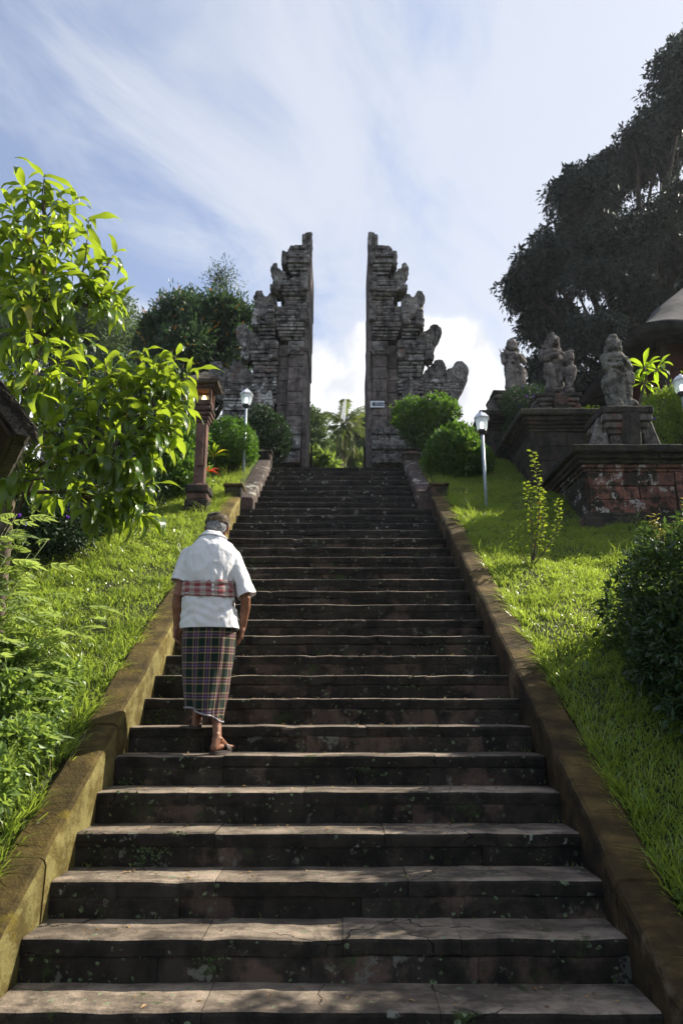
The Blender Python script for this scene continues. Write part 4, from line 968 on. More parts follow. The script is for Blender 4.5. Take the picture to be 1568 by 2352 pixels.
# ------------------------------------------------------------------ plants
def limbs(t, base, tips, r0, mat, seed=1, name='branch', n=7, sag=.1, trunk_h=None):
    g = random.Random(seed); base = Vector(base)
    mb = MB()
    for tip in tips:
        tip = Vector(tip); pts = []; side = Vector((g.uniform(-1, 1), g.uniform(-1, 1), 0))*(tip-base).length*.07
        for i in range(n+1):
            s = i/n; p = base.lerp(tip, s); p = p+side*math.sin(math.pi*s)+Vector((0, 0, sag*(tip-base).length*math.sin(math.pi*s)))
            pts.append(p)
        mb.tube(pts, [r0*(1-.85*i/n) for i in range(n+1)], 6)
    return mb.build(name, mat, t, True, fix=False)
def bush(name, label, cat, blobs, n, L, W, mat, seed, group=None, base=None, per=6, spray=.10, updir=.7, flowers=None, extra=None, shell=.72, stems=True):
    c = np.mean([b_[:3] for b_ in blobs], 0); zb = base if base is not None else min(b_[2]-b_[5] for b_ in blobs)
    t = empty(name, (c[0], c[1], zb), label, cat, group)
    crown('foliage', blobs, n//per, per, spray, L, W, mat, t, seed, droop=.0, updir=updir, shell=shell, spread=.25)
    g = random.Random(seed)
    tips = [(b_[0]+g.uniform(-.6, .6)*b_[3], b_[1]+g.uniform(-.6, .6)*b_[4], b_[2]+g.uniform(-.2, .6)*b_[5]) for b_ in blobs for _ in range(5)]
    if stems: limbs(t, (c[0], c[1], zb-.1), tips, .02+.02*max(b_[3] for b_ in blobs), M['bark_d'], seed, 'stem')
    if flowers:
        gg = np.random.default_rng(seed+5)
        for i in range(flowers[1]):
            b_ = blobs[i % len(blobs)]; P, Uv = in_blob(gg, 1, [b_], .98)
            if Uv[0][1] > .2: Uv[0][1] *= -1; P[0] = np.array(b_[:3])+Uv[0]*np.array(b_[3:])
            p = P[0]+Uv[0]*.05; k = 6; D = np.stack([np.cos(np.arange(k)*2*np.pi/k), np.full(k, -.5), np.sin(np.arange(k)*2*np.pi/k)], 1)
            V, T = leaf_quads(np.repeat(p[None], k, 0), D, np.full(k, flowers[2]), np.full(k, flowers[2]*.9), gg, .2)
            np_mesh('flower', V, T, flowers[0], t)
    return t
RB = 'rounded bushes in front of the gate'
bush('round_bush', 'clipped bright green round bush left of the top steps', 'bush', [pblob(530, 1020, 56, 11.5), pblob(505, 1040, 35, 11.5), pblob(556, 1040, 33, 11.5)], 18000, .045, .024, M['round_bush'], 11, RB, 5.3, spray=.05, shell=.85)
bush('round_bush', 'dark dense round bush between the lamp and the left gate half', 'bush', [pblob(615, 1000, 50, 12.9), pblob(600, 965, 32, 12.9), pblob(628, 1030, 34, 12.9)], 13000, .05, .024, M['dark_bush'], 12, RB, 5.8, spray=.05, shell=.85)
bush('round_bush', 'umbrella-shaped bush against the right gate half, lamp lid above it', 'bush', [pblob(945, 960, 40, 13.3), pblob(1000, 948, 38, 13.3), pblob(975, 990, 40, 13.3), pblob(1035, 945, 20, 13.3)], 11000, .075, .036, M['mid_bush'], 13, RB, 5.8, spray=.08, shell=.8)
bush('round_bush', 'round leafy bush on stems beside the right lamp post', 'bush', [pblob(1045, 1045, 58, 11.3), pblob(1010, 1065, 34, 11.3), pblob(1085, 1060, 38, 11.3), pblob(1055, 1008, 30, 11.3)], 14000, .085, .040, M['mid_bush'], 14, RB, 5.2, spray=.07, shell=.8)
bush('creeper', 'purple-flowered creeper spilling between the two farther statues', 'climbing plant', [pblob(1190, 935, 38, 12.1), pblob(1205, 975, 36, 12.0), pblob(1185, 1000, 26, 11.9), pblob(1225, 915, 24, 12.1)], 9000, .05, .02, M['dark_bush'], 15, None, 6.0, flowers=(M['purple'], 16, .035), spray=.12)
bush('flowering_bush', 'sunny yellow-green bush with purple flowers behind the nearest statue', 'bush', [pblob(1530, 950, 50, 10.6), pblob(1490, 985, 38, 10.4), pblob(1565, 990, 55, 10.5), pblob(1500, 1010, 35, 10.3), pblob(1600, 930, 60, 10.7)], 15000, .06, .026, M['yellow_bush'], 16, None, 5.0, flowers=(M['purple'], 9, .035), spray=.14)
bush('flowering_hedge', 'dark low hedge dotted with purple flowers under the broad-leaved tree', 'hedge', [pblob(120, 1170, 80, 7.9), pblob(215, 1160, 75, 8.4), pblob(290, 1140, 52, 9.0), pblob(60, 1190, 80, 7.4), pblob(150, 1210, 60, 7.7), pblob(330, 1120, 42, 9.6)], 26000, .06, .026, M['dark_bush'], 17, None, 2.8, flowers=(M['purple'], 34, .030), spray=.14)
bush('leafy_shrub', 'glossy shrub with yellowing leaves just left of the brick lantern', 'shrub', [pblob(395, 1060, 55, 10.2), pblob(425, 1020, 40, 10.4), pblob(370, 1110, 45, 10.0), pblob(420, 1100, 38, 10.0)], 7000, .10, .045, M['mid_bush'], 18, None, 4.4, spray=.15)
bush('tall_shrub', 'tall orange-tipped shrub behind the broad-leaved tree', 'shrub', [pblob(300, 930, 80, 11.5), pblob(230, 900, 70, 11.8), pblob(380, 900, 60, 12.0), pblob(330, 1010, 80, 11.2), pblob(180, 980, 80, 11.0), pblob(420, 950, 45, 12)], 24000, .085, .03, M['left_tree'], 19, None, 4.6, spray=.2)
# near bush at the right edge
nb = [(2.86, 5.35, 2.25, .62, .62, .80), (3.3, 5.7, 2.3, .7, .7, .8), (2.75, 5.0, 1.85, .50, .45, .60), (3.3, 4.9, 1.9, .6, .5, .7), (2.82, 4.85, 1.60, .58, .45, .50), (2.72, 5.15, 2.0, .56, .5, .6), (2.75, 5.75, 2.35, .48, .5, .55)]
t = bush('near_bush', 'big dark bush at the right edge with pale young tips on top', 'bush', nb, 36000, .070, .028, M['near_bush'], 21, None, 1.35, spray=.07, per=5, updir=.2, shell=.86)
t['label'] = 'big dark bush at the right edge with pale young tips on top'
lm = [leaf_mesh('bush_leaf_shape', .085, .030, a, tw, M['near_bush_o'], 4, .002) for a, tw in ((.4, .2), (.8, -.3), (1.1, .1))]
g = np.random.default_rng(5); cnt = 0
while cnt < 290:
    P, Uv = in_blob(g, 1, nb, .97)
    if Uv[0][1] > .1 or Uv[0][0] > .5: continue
    inside = any(((P[0]-np.array(b_[:3]))**2/np.array(b_[3:])**2).sum() < .8 for b_ in nb)
    if inside: continue
    d = Uv[0]+g.normal(size=3)*.5+np.array([0, 0, -.2]); put_leaf(random.choice(lm), P[0]+Uv[0]*.03, Vector(d), random.uniform(-.6, .6), random.uniform(.8, 1.3), t); cnt += 1
ym = [leaf_mesh('young_leaf_shape', .055, .018, a, 0, M['young'], 3, .001) for a in (.3, .9)]
mb = MB(); items = []
for i in range(46):
    b_ = nb[i % 2] if i % 5 else nb[4]; a = random.uniform(0, 6.28); r = random.random()**.5*.85
    x, y = b_[0]+math.cos(a)*r*b_[3], b_[1]+math.sin(a)*r*b_[4]; z = b_[2]+b_[5]*math.sqrt(max(0, 1-r*r))*.97; h = random.uniform(.10, .26)
    p0 = Vector((x, y, z-.08)); p1 = p0+Vector((random.uniform(-.05, .05), random.uniform(-.05, .05), h+.08)); mb.tube([p0, p0.lerp(p1, .5), p1], [.003, .0025, .0015], 4)
    for q in range(5):
        pp = p0.lerp(p1, .35+.65*q/4)
        for s in (0, math.pi): items.append((random.randint(0, 1), pp, Vector((math.cos(s+q*1.6), math.sin(s+q*1.6), .5)), random.uniform(-.3, .3), random.uniform(.6, 1.0)))
mb.build('young_stalk', M['stalk'], t, fix=False)['kind'] = 'stuff'; bake_leaves(items, ym, 'young_leaves', M['young'], t)

# sapling in the right lawn
b0 = at(1217, 1287, 7.6); zb = float(lawn_z(np.array(b0.x), np.array(7.6)))
t = empty('sapling', (b0.x, 7.6, zb), 'thin upright sapling with small bright leaves alone in the right lawn', 'sapling')
sm_ = [leaf_mesh('sapling_leaf_shape', .060, .036, a, tw, M['sapling'], 4, .002, 'oval') for a, tw in ((.3, .2), (.7, -.2), (1.0, .1))]
stems = [(b0, at(1222, 1035, 7.6), .013), (b0, at(1279, 1143, 7.55), .009), (b0, at(1195, 1190, 7.5), .007), (b0, at(1240, 1120, 7.7), .008), (b0, at(1206, 1105, 7.65), .008), (b0, at(1185, 1215, 7.55), .006)]
cnt = 0
for (p0, p1, r) in stems:
    p0 = Vector((p0.x, 7.6, zb-.03)); n = 8
    bend = Vector((random.uniform(-.06, .06), 0, 0)); pts = [p0.lerp(p1, i/n)+bend*math.sin(math.pi*i/n)+(Vector((p1.x-p0.x, 0, 0))*.35*math.sin(math.pi*i/n)) for i in range(n+1)]
    MB().tube(pts, [r*(1-.8*i/n) for i in range(n+1)], 6).build('stem', M['bark'], t, True, fix=False)
    L = (p1-p0).length; k = int(L*52)
    for i in range(k):
        s = .22+.78*i/k; f = s*n; a = min(n-1, int(f)); p = pts[a].lerp(pts[a+1], f-a); th = i*2.4
        d = Vector((math.cos(th), math.sin(th), .35)); put_leaf(random.choice(sm_), p+d.normalized()*.015, d, random.uniform(-.5, .5), random.uniform(.65, 1.15), t)

# plumeria beside the nearest statue
base = at(1468, 960, 10.35); base.z = 5.3
t = empty('plumeria', tuple(base), 'young frangipani with long bright leaves in rosettes beside the nearest statue', 'small tree')
pm = [leaf_mesh('plumeria_leaf_shape', .30, .085, a, tw, M['plumeria'], 7, .006, 'oval') for a, tw in ((.35, .1), (.8, -.2), (1.2, .25))]
tips = [(at(1479, 845, 10.35), at(1476, 900, 10.35), 12), (at(1508, 848, 10.3), at(1484, 868, 10.35), 11), (at(1476, 880, 10.4), at(1474, 925, 10.4), 8)]
b2 = Vector((base.x, 10.35, base.z)); 
MB().tube([b2, at(1466, 930, 10.35), at(1474, 900, 10.35), at(1483, 868, 10.35), at(1479, 842, 10.35)], [.035, .028, .024, .02, .014], 8).build('trunk', M['metal'] if False else M['bark'], t, True, fix=False)
MB().tube([at(1483, 866, 10.35), at(1495, 857, 10.32), at(1509, 850, 10.3)], [.017, .015, .012], 8).build('branch', M['bark'], t, True, fix=False)
MB().tube([at(1466, 935, 10.35), at(1452, 922, 10.3), at(1438, 912, 10.25)], [.022, .018, .014], 8).build('branch', M['bark'], t, True, fix=False)
for tip, _, n in tips:
    for i in range(n):
        a = i*2.4+.4; el_ = random.uniform(-.15, .95) if i > n*.4 else random.uniform(-.5, .2)
        d = Vector((math.cos(a)*math.cos(el_), math.sin(a)*math.cos(el_)*.8, math.sin(el_))); put_leaf(random.choice(pm), tip+d*.03, d, random.uniform(-.4, .4), random.uniform(.7, 1.1), t)
t = empty('plumeria', tuple(at(1358, 960, 11.0)), 'small frangipani sprout between the two nearer pedestals', 'small tree')
tp = at(1356, 945, 11.0); MB().tube([at(1360, 975, 11.0), at(1358, 958, 11.0), tp], [.018, .015, .012], 6).build('trunk', M['bark'], t, True, fix=False)
for i in range(8):
    d = Vector((math.cos(i*2.4), math.sin(i*2.4)*.6, .35)); put_leaf(pm[i % 3], tp, d, .2*i % 1, .8, t)

# small strap plants under the lantern
def rosette(px, py, Y, n, L, W, mat, label, cat, name):
    p = at(px, py, Y); z = float(lawn_z(np.array(p.x), np.array(Y))); t = empty(name, (p.x, Y, z), label, cat)
    me = leaf_mesh('strap_leaf_shape', L, W, .9, .1, mat, 6, .004)
    MB().tube([(p.x, Y, z-.05), (p.x, Y, p.z)], .012, 6).build('stem', M['bark'], t, True, fix=False)
    for i in range(n):
        a = i*2.4; e = random.uniform(.2, 1.2); d = Vector((math.cos(a)*math.cos(e), math.sin(a)*math.cos(e), math.sin(e))); put_leaf(me, p, d, random.uniform(-.3, .3), random.uniform(.7, 1.1), t)
rosette(478, 1086, 10.6, 14, .20, .05, M['red'], 'red cordyline rosette behind the brick lantern', 'plant', 'cordyline')
rosette(492, 1050, 11.0, 12, .30, .05, M['plumeria'], 'arching green strap-leaved plant between lantern and round bush', 'plant', 'strap_plant')

# feathery compound-leaved plant, lower left
def compound_mesh(name, mat, L=.30, n=6, ll=.085, lw=.024):
    vs, fs, uv = [], [], []
    def leaflet(p, d, l, w):
        d = d.normalized(); s = d.cross(Vector((0, 0, 1))).normalized(); b = len(vs)
        for (t_, k) in ((0, .1), (.35, 1), (.7, .7), (1, 0.05)):
            q = p+d*l*t_-Vector((0, 0, l*.35*t_*t_))
            vs.append(q-s*w*k*.5); vs.append(q+Vector((0, 0, -w*.2*k))); vs.append(q+s*w*k*.5)
            uv.extend([(0, t_), (.5, t_), (1, t_)])
        for i in range(3):
            for j in range(2): a = b+i*3+j; fs.append((a, a+1, a+4, a+3))
    def rach(t_): return Vector((0, L*t_*(1-.12*t_), -L*.42*t_*t_+.02*t_))
    for i in range(n):
        t_ = .28+.66*i/(n-1); p = rach(t_)
        for s in (-1, 1): leaflet(p, Vector((s*.8, .75, -.1)), ll*(1-.35*abs(t_-.5)), lw)
    leaflet(rach(.97), Vector((0, 1, -.4)), ll*1.1, lw)
    for i in range(5):
        a, b_ = rach(i/5), rach((i+1)/5); k = len(vs); w = .0016
        vs.extend([a-Vector((w, 0, 0)), a+Vector((w, 0, 0)), b_+Vector((w, 0, 0)), b_-Vector((w, 0, 0))]); uv.extend([(.5, .5)]*4); fs.append((k, k+1, k+2, k+3))
    me = bpy.data.meshes.new(name); me.from_pydata([tuple(v) for v in vs], [], fs); me.materials.append(mat); me.update(); return me
fb = at(10, 1700, 3.9); zb = float(lawn_z(np.array(-2.3), np.array(4.1)))
t = empty('feathery_shrub', (-2.3, 4.1, zb), 'pale green feathery-leaved shrub at the lower left edge', 'shrub')
cm = [compound_mesh('compound_leaf_shape', M['fern'], random.uniform(.15, .21), k, .082, .036) for k in (3, 4, 5)]
targets = [(30, 1215, 4.2), (70, 1270, 4.2), (100, 1300, 4.3), (25, 1330, 4.1), (55, 1370, 4.1), (90, 1430, 4.2), (30, 1460, 4.0), (75, 1500, 4.1), (40, 1540, 4.0), (95, 1570, 4.2), (120, 1540, 4.2), (20, 1640, 3.8), (60, 1610, 3.9), (95, 1640, 4.0), (-10, 1240, 4.1), (5, 1380, 4.0), (-20, 1500, 4.0), (150, 1450, 4.2), (40, 1180, 4.3), (45, 1740, 3.7), (85, 1700, 3.8), (20, 1200, 4.0), (60, 1240, 4.1), (15, 1280, 3.9), (85, 1290, 4.2), (40, 1340, 4.0), (110, 1240, 4.2), (70, 1400, 4.1), (20, 1420, 3.9), (110, 1370, 4.2), (60, 1480, 4.0), (15, 1520, 3.8), (80, 1560, 4.0), (30, 1600, 3.9), (70, 1640, 3.9), (20, 1680, 3.7), (190, 1395, 4.2), (205, 1425, 4.2), (150, 1420, 4.15), (100, 1460, 4.1), (-30, 1300, 3.9), (-30, 1450, 3.8), (-20, 1580, 3.8), (55, 1190, 4.1), (95, 1520, 4.1), (130, 1490, 4.2), (45, 1700, 3.8), (10, 1760, 3.7), (100, 1600, 4.1), (50, 1560, 3.9), (35, 1250, 4.0)]
mb = MB()
root = Vector((-2.35, 4.15, zb))
for (px, py, Y) in targets:
    tip = at(px, py, Y); pts = [root.lerp(tip, i/6)+Vector((-.12*math.sin(math.pi*i/6), 0, .10*math.sin(math.pi*i/6))) for i in range(7)]; mb.tube(pts, [.008*(1-.75*i/6) for i in range(7)], 5)
    for q in range(6):
        s = .62+.38*q/5; f = s*6; a = min(5, int(f)); p = pts[a].lerp(pts[a+1], f-a); th = random.uniform(0, 6.28)
        put_leaf(random.choice(cm), p, Vector((math.cos(th), math.sin(th)*.8, random.uniform(.1, .6))), random.uniform(-.5, .5), random.uniform(.65, 1.05), t)
mb.build('stems', M['twig'], t, True, fix=False)

# leafy ground cover spilling over the left bank below the shrub
gc_b = [pblob(10, 1620, 60, 3.9), pblob(60, 1590, 45, 4.1), pblob(100, 1630, 40, 4.1), pblob(20, 1720, 50, 3.6), pblob(70, 1700, 40, 3.8), pblob(130, 1560, 35, 4.3), pblob(-30, 1800, 60, 3.4), pblob(20, 1530, 50, 4.1)]
tag(bush('leafy_weeds', 'bright leafy weeds on the left bank under the feathery shrub', 'weeds', gc_b, 9000, .050, .026, M['weed'], 23, None, .9, spray=.06, per=4, updir=.5, shell=.3, stems=False))
# ------------------------------------------------------------------ broad-leaved tree, left foreground
tb = at(25, 1240, 5.3); zb = float(lawn_z(np.array(tb.x), np.array(5.3)))
t = empty('broadleaf_tree', (tb.x, 5.3, zb), 'sunlit tree with large drooping glossy leaves filling the left side', 'tree')
T = lambda px, py, Y=5.3: at(px, py, Y)
trunk = [Vector((tb.x, 5.3, zb-.2)), T(22, 1140), T(34, 1050), T(52, 950), T(70, 890), T(90, 790), T(98, 700), T(104, 600), T(102, 500), T(104, 425)]
MB().tube(trunk, [.055, .05, .046, .042, .038, .032, .026, .02, .013, .005], 10).build('trunk', M['bark'], t, True, fix=False)
tipdef = [ # tip px, py, Y, parent trunk index
 (103, 400, 5.3, 8), (50, 425, 5.2, 8), (140, 445, 5.35, 8), (20, 470, 5.1, 7), (75, 480, 5.0, 8), (120, 500, 5.1, 7), (172, 460, 5.4, 7), (10, 540, 5.2, 7), (60, 550, 4.95, 7), (110, 565, 5.0, 7), (160, 540, 5.2, 7), (205, 500, 5.4, 7), (20, 610, 5.1, 6), (75, 630, 4.95, 6), (130, 620, 5.05, 6), (178, 600, 5.2, 6), (30, 680, 5.1, 6), (90, 690, 5.0, 6), (145, 680, 5.1, 6), (196, 655, 5.3, 6),
 (236, 610, 5.35, 6), (268, 578, 5.4, 6), (205, 640, 5.3, 6), (262, 672, 5.4, 5), (228, 690, 5.35, 5), (275, 700, 5.5, 5),
 (20, 760, 5.05, 5), (60, 800, 4.95, 5), (110, 780, 5.05, 5), (150, 820, 5.15, 4), (25, 850, 4.95, 4), (75, 850, 4.9, 4), (120, 865, 5.0, 4), (-10, 900, 5.0, 4), (-20, 640, 5.2, 6), (-20, 780, 5.2, 5), (60, 730, 5.3, 5),
 (250, 815, 5.5, 3), (288, 835, 5.45, 3), (330, 800, 5.5, 3), (370, 830, 5.5, 3), (405, 815, 5.55, 3), (270, 870, 5.4, 3), (320, 880, 5.35, 3), (365, 880, 5.4, 3), (410, 880, 5.5, 3), (230, 900, 5.4, 3), (420, 930, 5.5, 3), (375, 935, 5.35, 3), (330, 945, 5.25, 3), (280, 940, 5.3, 3), (215, 960, 5.3, 3),
 (160, 930, 5.2, 3), (120, 980, 5.1, 2), (170, 1010, 5.2, 2), (70, 1030, 5.2, 2), (240, 1010, 5.2, 2), (290, 1010, 5.2, 2), (335, 1020, 5.25, 2), (380, 1000, 5.4, 2), (140, 1070, 5.2, 2), (200, 1060, 5.15, 2), (258, 1075, 5.2, 2), (310, 1090, 5.2, 2), (345, 1060, 5.3, 2), (180, 1110, 5.3, 1), (240, 1130, 5.3, 1), (290, 1120, 5.3, 1), (265, 1170, 5.3, 1), (310, 1150, 5.35, 1), (5, 1000, 5.1, 2), (40, 930, 5.1, 3), (85, 960, 5.0, 3), (15, 1060, 5.0, 2), (60, 1090, 5.3, 2), (110, 1130, 5.5, 1), (-10, 1100, 5.0, 2), (35, 700, 4.9, 6), (130, 735, 5.3, 5), (180, 770, 5.4, 5), (-30, 560, 5.1, 7), (-25, 480, 5.2, 7), (200, 860, 5.4, 3), (190, 910, 5.3, 3), (440, 850, 5.55, 3), (350, 985, 5.3, 3), (395, 965, 5.4, 3), (230, 1045, 5.1, 2), (300, 1060, 5.1, 2), (350, 1110, 5.3, 1), (215, 1175, 5.2, 1), (345, 1185, 5.4, 1), (150, 870, 5.2, 4), (95, 905, 5.0, 4), (45, 880, 5.2, 4), (130, 1030, 5.0, 2), (80, 585, 5.3, 7), (40, 640, 5.3, 6), (150, 500, 5.3, 7), (100, 655, 5.2, 6)]
br = MB(); items = []; objs = []
nv = 6
lms = [leaf_mesh('broad_leaf_shape', .262, w, a, tw, M['near_leaf_o'], 8, .009) for (w, a, tw) in ((.068, .9, .1), (.060, 1.3, -.45), (.070, 1.8, .5), (.064, 1.1, .7), (.074, 1.5, -.4), (.056, .6, .2))]
allp = []
hubs = {3: T(300, 960, 5.3), 2: T(215, 1040, 5.3), 1: T(200, 1130, 5.3), 4: None, 5: None, 6: None, 7: None, 8: None}
hub3 = [trunk[2], T(150, 1080, 5.3), T(215, 1050, 5.35), T(300, 1000, 5.35), T(350, 930, 5.4)]
br.tube(hub3, [.028, .024, .02, .016, .010], 7)
br.tube([trunk[1], T(90, 1130, 5.4), T(170, 1130, 5.4), T(250, 1110, 5.35)], [.024, .018, .014, .008], 7)
br.tube([T(20, 1210, 5.5), T(75, 1110, 5.5), T(90, 1060, 5.5)], [.018, .015, .012], 6)
br.tube([trunk[5], T(150, 720, 5.3), T(215, 650, 5.35), T(262, 590, 5.4)], [.02, .014, .009, .004], 6)
for (px, py, Y, ti) in tipdef:
    tip = T(px, py, Y)
    if ti == 3: st = hub3[3].lerp(hub3[4], random.random()) if px > 260 else hub3[2]
    elif ti == 2: st = hub3[1] if px < 180 else hub3[2].lerp(hub3[3], random.random())
    elif ti == 1: st = T(170, 1130, 5.4)
    else: st = trunk[ti]
    if px > 185 and py < 720: st = T(175, 690, 5.32)
    mid = st.lerp(tip, .55)+Vector((random.uniform(-.04, .04), random.uniform(-.04, .04), -.06))
    pts = [st, st.lerp(mid, .5)+Vector((0, 0, -.02)), mid, mid.lerp(tip, .5)+Vector((0, 0, -.015)), tip]
    br.tube(pts, [.010, .008, .0065, .005, .003], 5)
    dirv = (tip-mid).normalized(); n = 12; a0 = random.uniform(0, 6.28)
    for i in range(n):
        s = i/(n-1); p = mid.lerp(tip, .15+.85*s); a = a0+i*2.4
        ax1 = dirv.cross(Vector((0, 0, 1))); ax1 = Vector((1, 0, 0)) if ax1.length < .1 else ax1.normalized(); ax2 = dirv.cross(ax1)
        out = ax1*math.cos(a)+ax2*math.sin(a); d = out*(1.0-.45*s)+dirv*(.35+.5*s)+Vector((0, 0, -.28-.30*(1-s))); d.z -= random.uniform(-.15, .45); d.x += random.gauss(0, .22); d.y += random.gauss(0, .22); d.normalize()
        sc = random.uniform(.55, 1.28)*(1-.25*(s > .93)); allp.append((random.randrange(nv), p, d, random.uniform(-.35, .35), sc, Y+.25*d.y))
br.build('branches', M['bark'], t, True, fix=False)
allp.sort(key=lambda q: q[5]-.3*random.random())
for q in allp[:300]: put_leaf(lms[q[0]], q[1], q[2], q[3], q[4], t)
lms2 = lms
o = bake_leaves([q[:5] for q in allp[300:]], lms2, 'inner_leaves', M['near_leaf'], t)

# ------------------------------------------------------------------ trees behind
def tree(label, cat, name, blobs, base, nspray, per, sl, L, W, mat, seed, r0, droop=.5, updir=0, bark=M['bark_d'], shell=.35, group=None, spread=.10, limbtips=None):
    t = empty(name, base, label, cat, group)
    crown('crown', blobs, nspray, per, sl, L, W, mat, t, seed, droop=droop, updir=updir, shell=shell, spread=spread)
    top = Vector(np.mean([b_[:3] for b_ in blobs], 0)); bs = Vector(base)
    MB().tube([bs-Vector((0, 0, .5)), bs.lerp(top, .35)+Vector((.1, 0, 0)), bs.lerp(top, .7), top], [r0, r0*.75, r0*.5, r0*.25], 9).build('trunk', bark, t, True, fix=False)
    limbs(t, bs.lerp(top, .45), [b_[:3] for b_ in (limbtips or blobs)], r0*.35, bark, seed, 'limb', sag=-.03); return t
bb = [(1185, 645, 38), (1225, 585, 45), (1290, 565, 60), (1370, 560, 70), (1290, 440, 38), (1335, 420, 42), (1375, 400, 36), (1400, 470, 70), (1330, 500, 50), (1470, 500, 90), (1460, 340, 42), (1500, 290, 42), (1545, 270, 50), (1440, 310, 28), (1530, 190, 26), (1555, 150, 32), (1500, 400, 80), (1560, 420, 90), (1235, 690, 52), (1310, 670, 75), (1400, 650, 85), (1500, 620, 95), (1570, 560, 90), (1215, 745, 34), (1265, 790, 55), (1340, 790, 75), (1440, 760, 85), (1540, 720, 80), (1245, 850, 30), (1290, 880, 38), (1345, 880, 50), (1440, 860, 60), (1570, 240, 40), (1730, 430, 100), (1700, 560, 150), (1700, 780, 150), (1560, 105, 26)]
g = random.Random(4)
big = [pblob(x+16, y, r*.90, 21+g.uniform(-1.5, 2.5), depth=r*.02+.4) for x, y, r in bb]
def clumps(blobs, per_m, rr, seed, drop=0.0, squash=.7):
    gg = random.Random(seed); out = []
    for b_ in blobs:
        for _ in range(max(3, int(per_m*(b_[3]*b_[5])/(rr*rr)))):
            v = Vector((gg.gauss(0, 1), gg.gauss(0, 1), gg.gauss(0, 1))).normalized()*gg.uniform(.35, 1.0); r = rr*gg.uniform(.6, 1.35)
            out.append((b_[0]+v.x*b_[3], b_[1]+v.y*b_[4], b_[2]+v.z*b_[5], r*1.25, r*1.25, r*squash))
    return out
tree('huge dark drooping-leaved tree filling the upper right', 'tree', 'big_tree', clumps(big, .50, .58, 8, squash=.5), (10.5, 22.5, 7.0), 11500, 12, .45, .22, .075, M['big_tree'], 31, .55, droop=.8, updir=-.1, shell=.2, spread=.14, limbtips=big)
bb = [(345, 785, 40), (400, 770, 45), (455, 765, 46), (505, 755, 42), (545, 770, 36), (360, 735, 14), (420, 715, 16), (475, 720, 16), (530, 720, 16), (385, 740, 18), (370, 800, 55), (440, 800, 65), (510, 800, 60), (555, 800, 40), (400, 860, 60), (480, 870, 60), (400, 705, 12), (445, 700, 13), (500, 700, 18), (555, 725, 14), (545, 860, 45), (340, 860, 45)]
tree('dark bushy tree with orange blossoms left of the gate', 'tree', 'flowering_tree', clumps([pblob(x, y+18, r*.95, 19+g.uniform(-1, 1.5)) for x, y, r in bb], 1.1, .33, 9, squash=1.0), (-4.5, 19.6, 6.5), 3300, 11, .45, .19, .06, M['left_tree'], 32, .22, droop=-.1, updir=.9, shell=.3, spread=.12)
bb = [(500, 655, 14), (512, 640, 10), (522, 665, 12), (490, 680, 14)]
tree('thin wispy dry treetop rising above the dark tree by the gate', 'tree', 'wispy_tree', [pblob(x, y, r, 21.5) for x, y, r in bb], (-4.4, 21.5, 6.8), 130, 9, .6, .14, .03, M['left_tree'], 33, .06, droop=-.4, updir=1.2, spread=.07)
bb = [(190, 740, 55), (250, 735, 55), (290, 760, 42), (150, 780, 60), (220, 810, 70), (90, 720, 80), (20, 740, 90), (300, 820, 60), (-80, 700, 90), (100, 820, 90)]
tree('pale olive-green tree on the hill behind the broad-leaved tree', 'tree', 'hill_tree', [pblob(x, y, r, 30+g.uniform(-2, 2)) for x, y, r in bb], (-12, 31, 9.0), 4200, 11, .8, .22, .08, M['hill_tree'], 34, .3, droop=.1, updir=.5, shell=.4, spread=.14)
bb = [(600, 830, 45), (560, 930, 50), (460, 950, 60), (390, 960, 60), (640, 960, 40)]
# seen through the gap
GT = 'trees seen through the gate gap'
tree('dark leafy tree at the left of the gate gap', 'tree', 'gap_tree', [pblob(x, y, r, 27) for x, y, r in ((705, 955, 16), (722, 975, 22), (705, 1005, 26), (735, 1015, 22), (690, 1040, 30), (725, 1045, 24))], (-1.6, 27, 8.8), 1100, 9, .4, .16, .06, M['hill_tree'], 35, .12, droop=.1, updir=.4, group=GT)
tree('rounded tree behind the palm at the right of the gate gap', 'tree', 'gap_tree', [pblob(x, y, r, 38) for x, y, r in ((825, 975, 22), (835, 1000, 26), (812, 1005, 20), (845, 1030, 30), (860, 985, 30))], (1.6, 38, 12.0), 900, 9, .5, .2, .08, M['hill_tree'], 36, .12, droop=.1, updir=.4, group=GT)
tree('low sunny banana-like shrub at the foot of the gate gap', 'shrub', 'gap_shrub', [pblob(x, y, r, 22) for x, y, r in ((715, 1050, 13), (735, 1058, 12), (760, 1062, 10), (705, 1070, 14))], (-1.1, 22, 7.2), 260, 7, .3, .24, .07, M['hill_tree2'], 37, .05, droop=.3, updir=.6)
tree('light green scrub covering the hillside behind the gate', 'shrubs', 'hillside_scrub', [pblob(x, y, r, 32) for x, y, r in ((760, 1050, 22), (800, 1055, 22), (830, 1060, 22), (780, 1075, 25), (730, 1075, 25), (820, 1085, 25), (770, 1030, 14))], (0, 32, 10.4), 1500, 9, .3, .16, .07, M['hill_tree2'], 38, .05, droop=0, updir=.5)
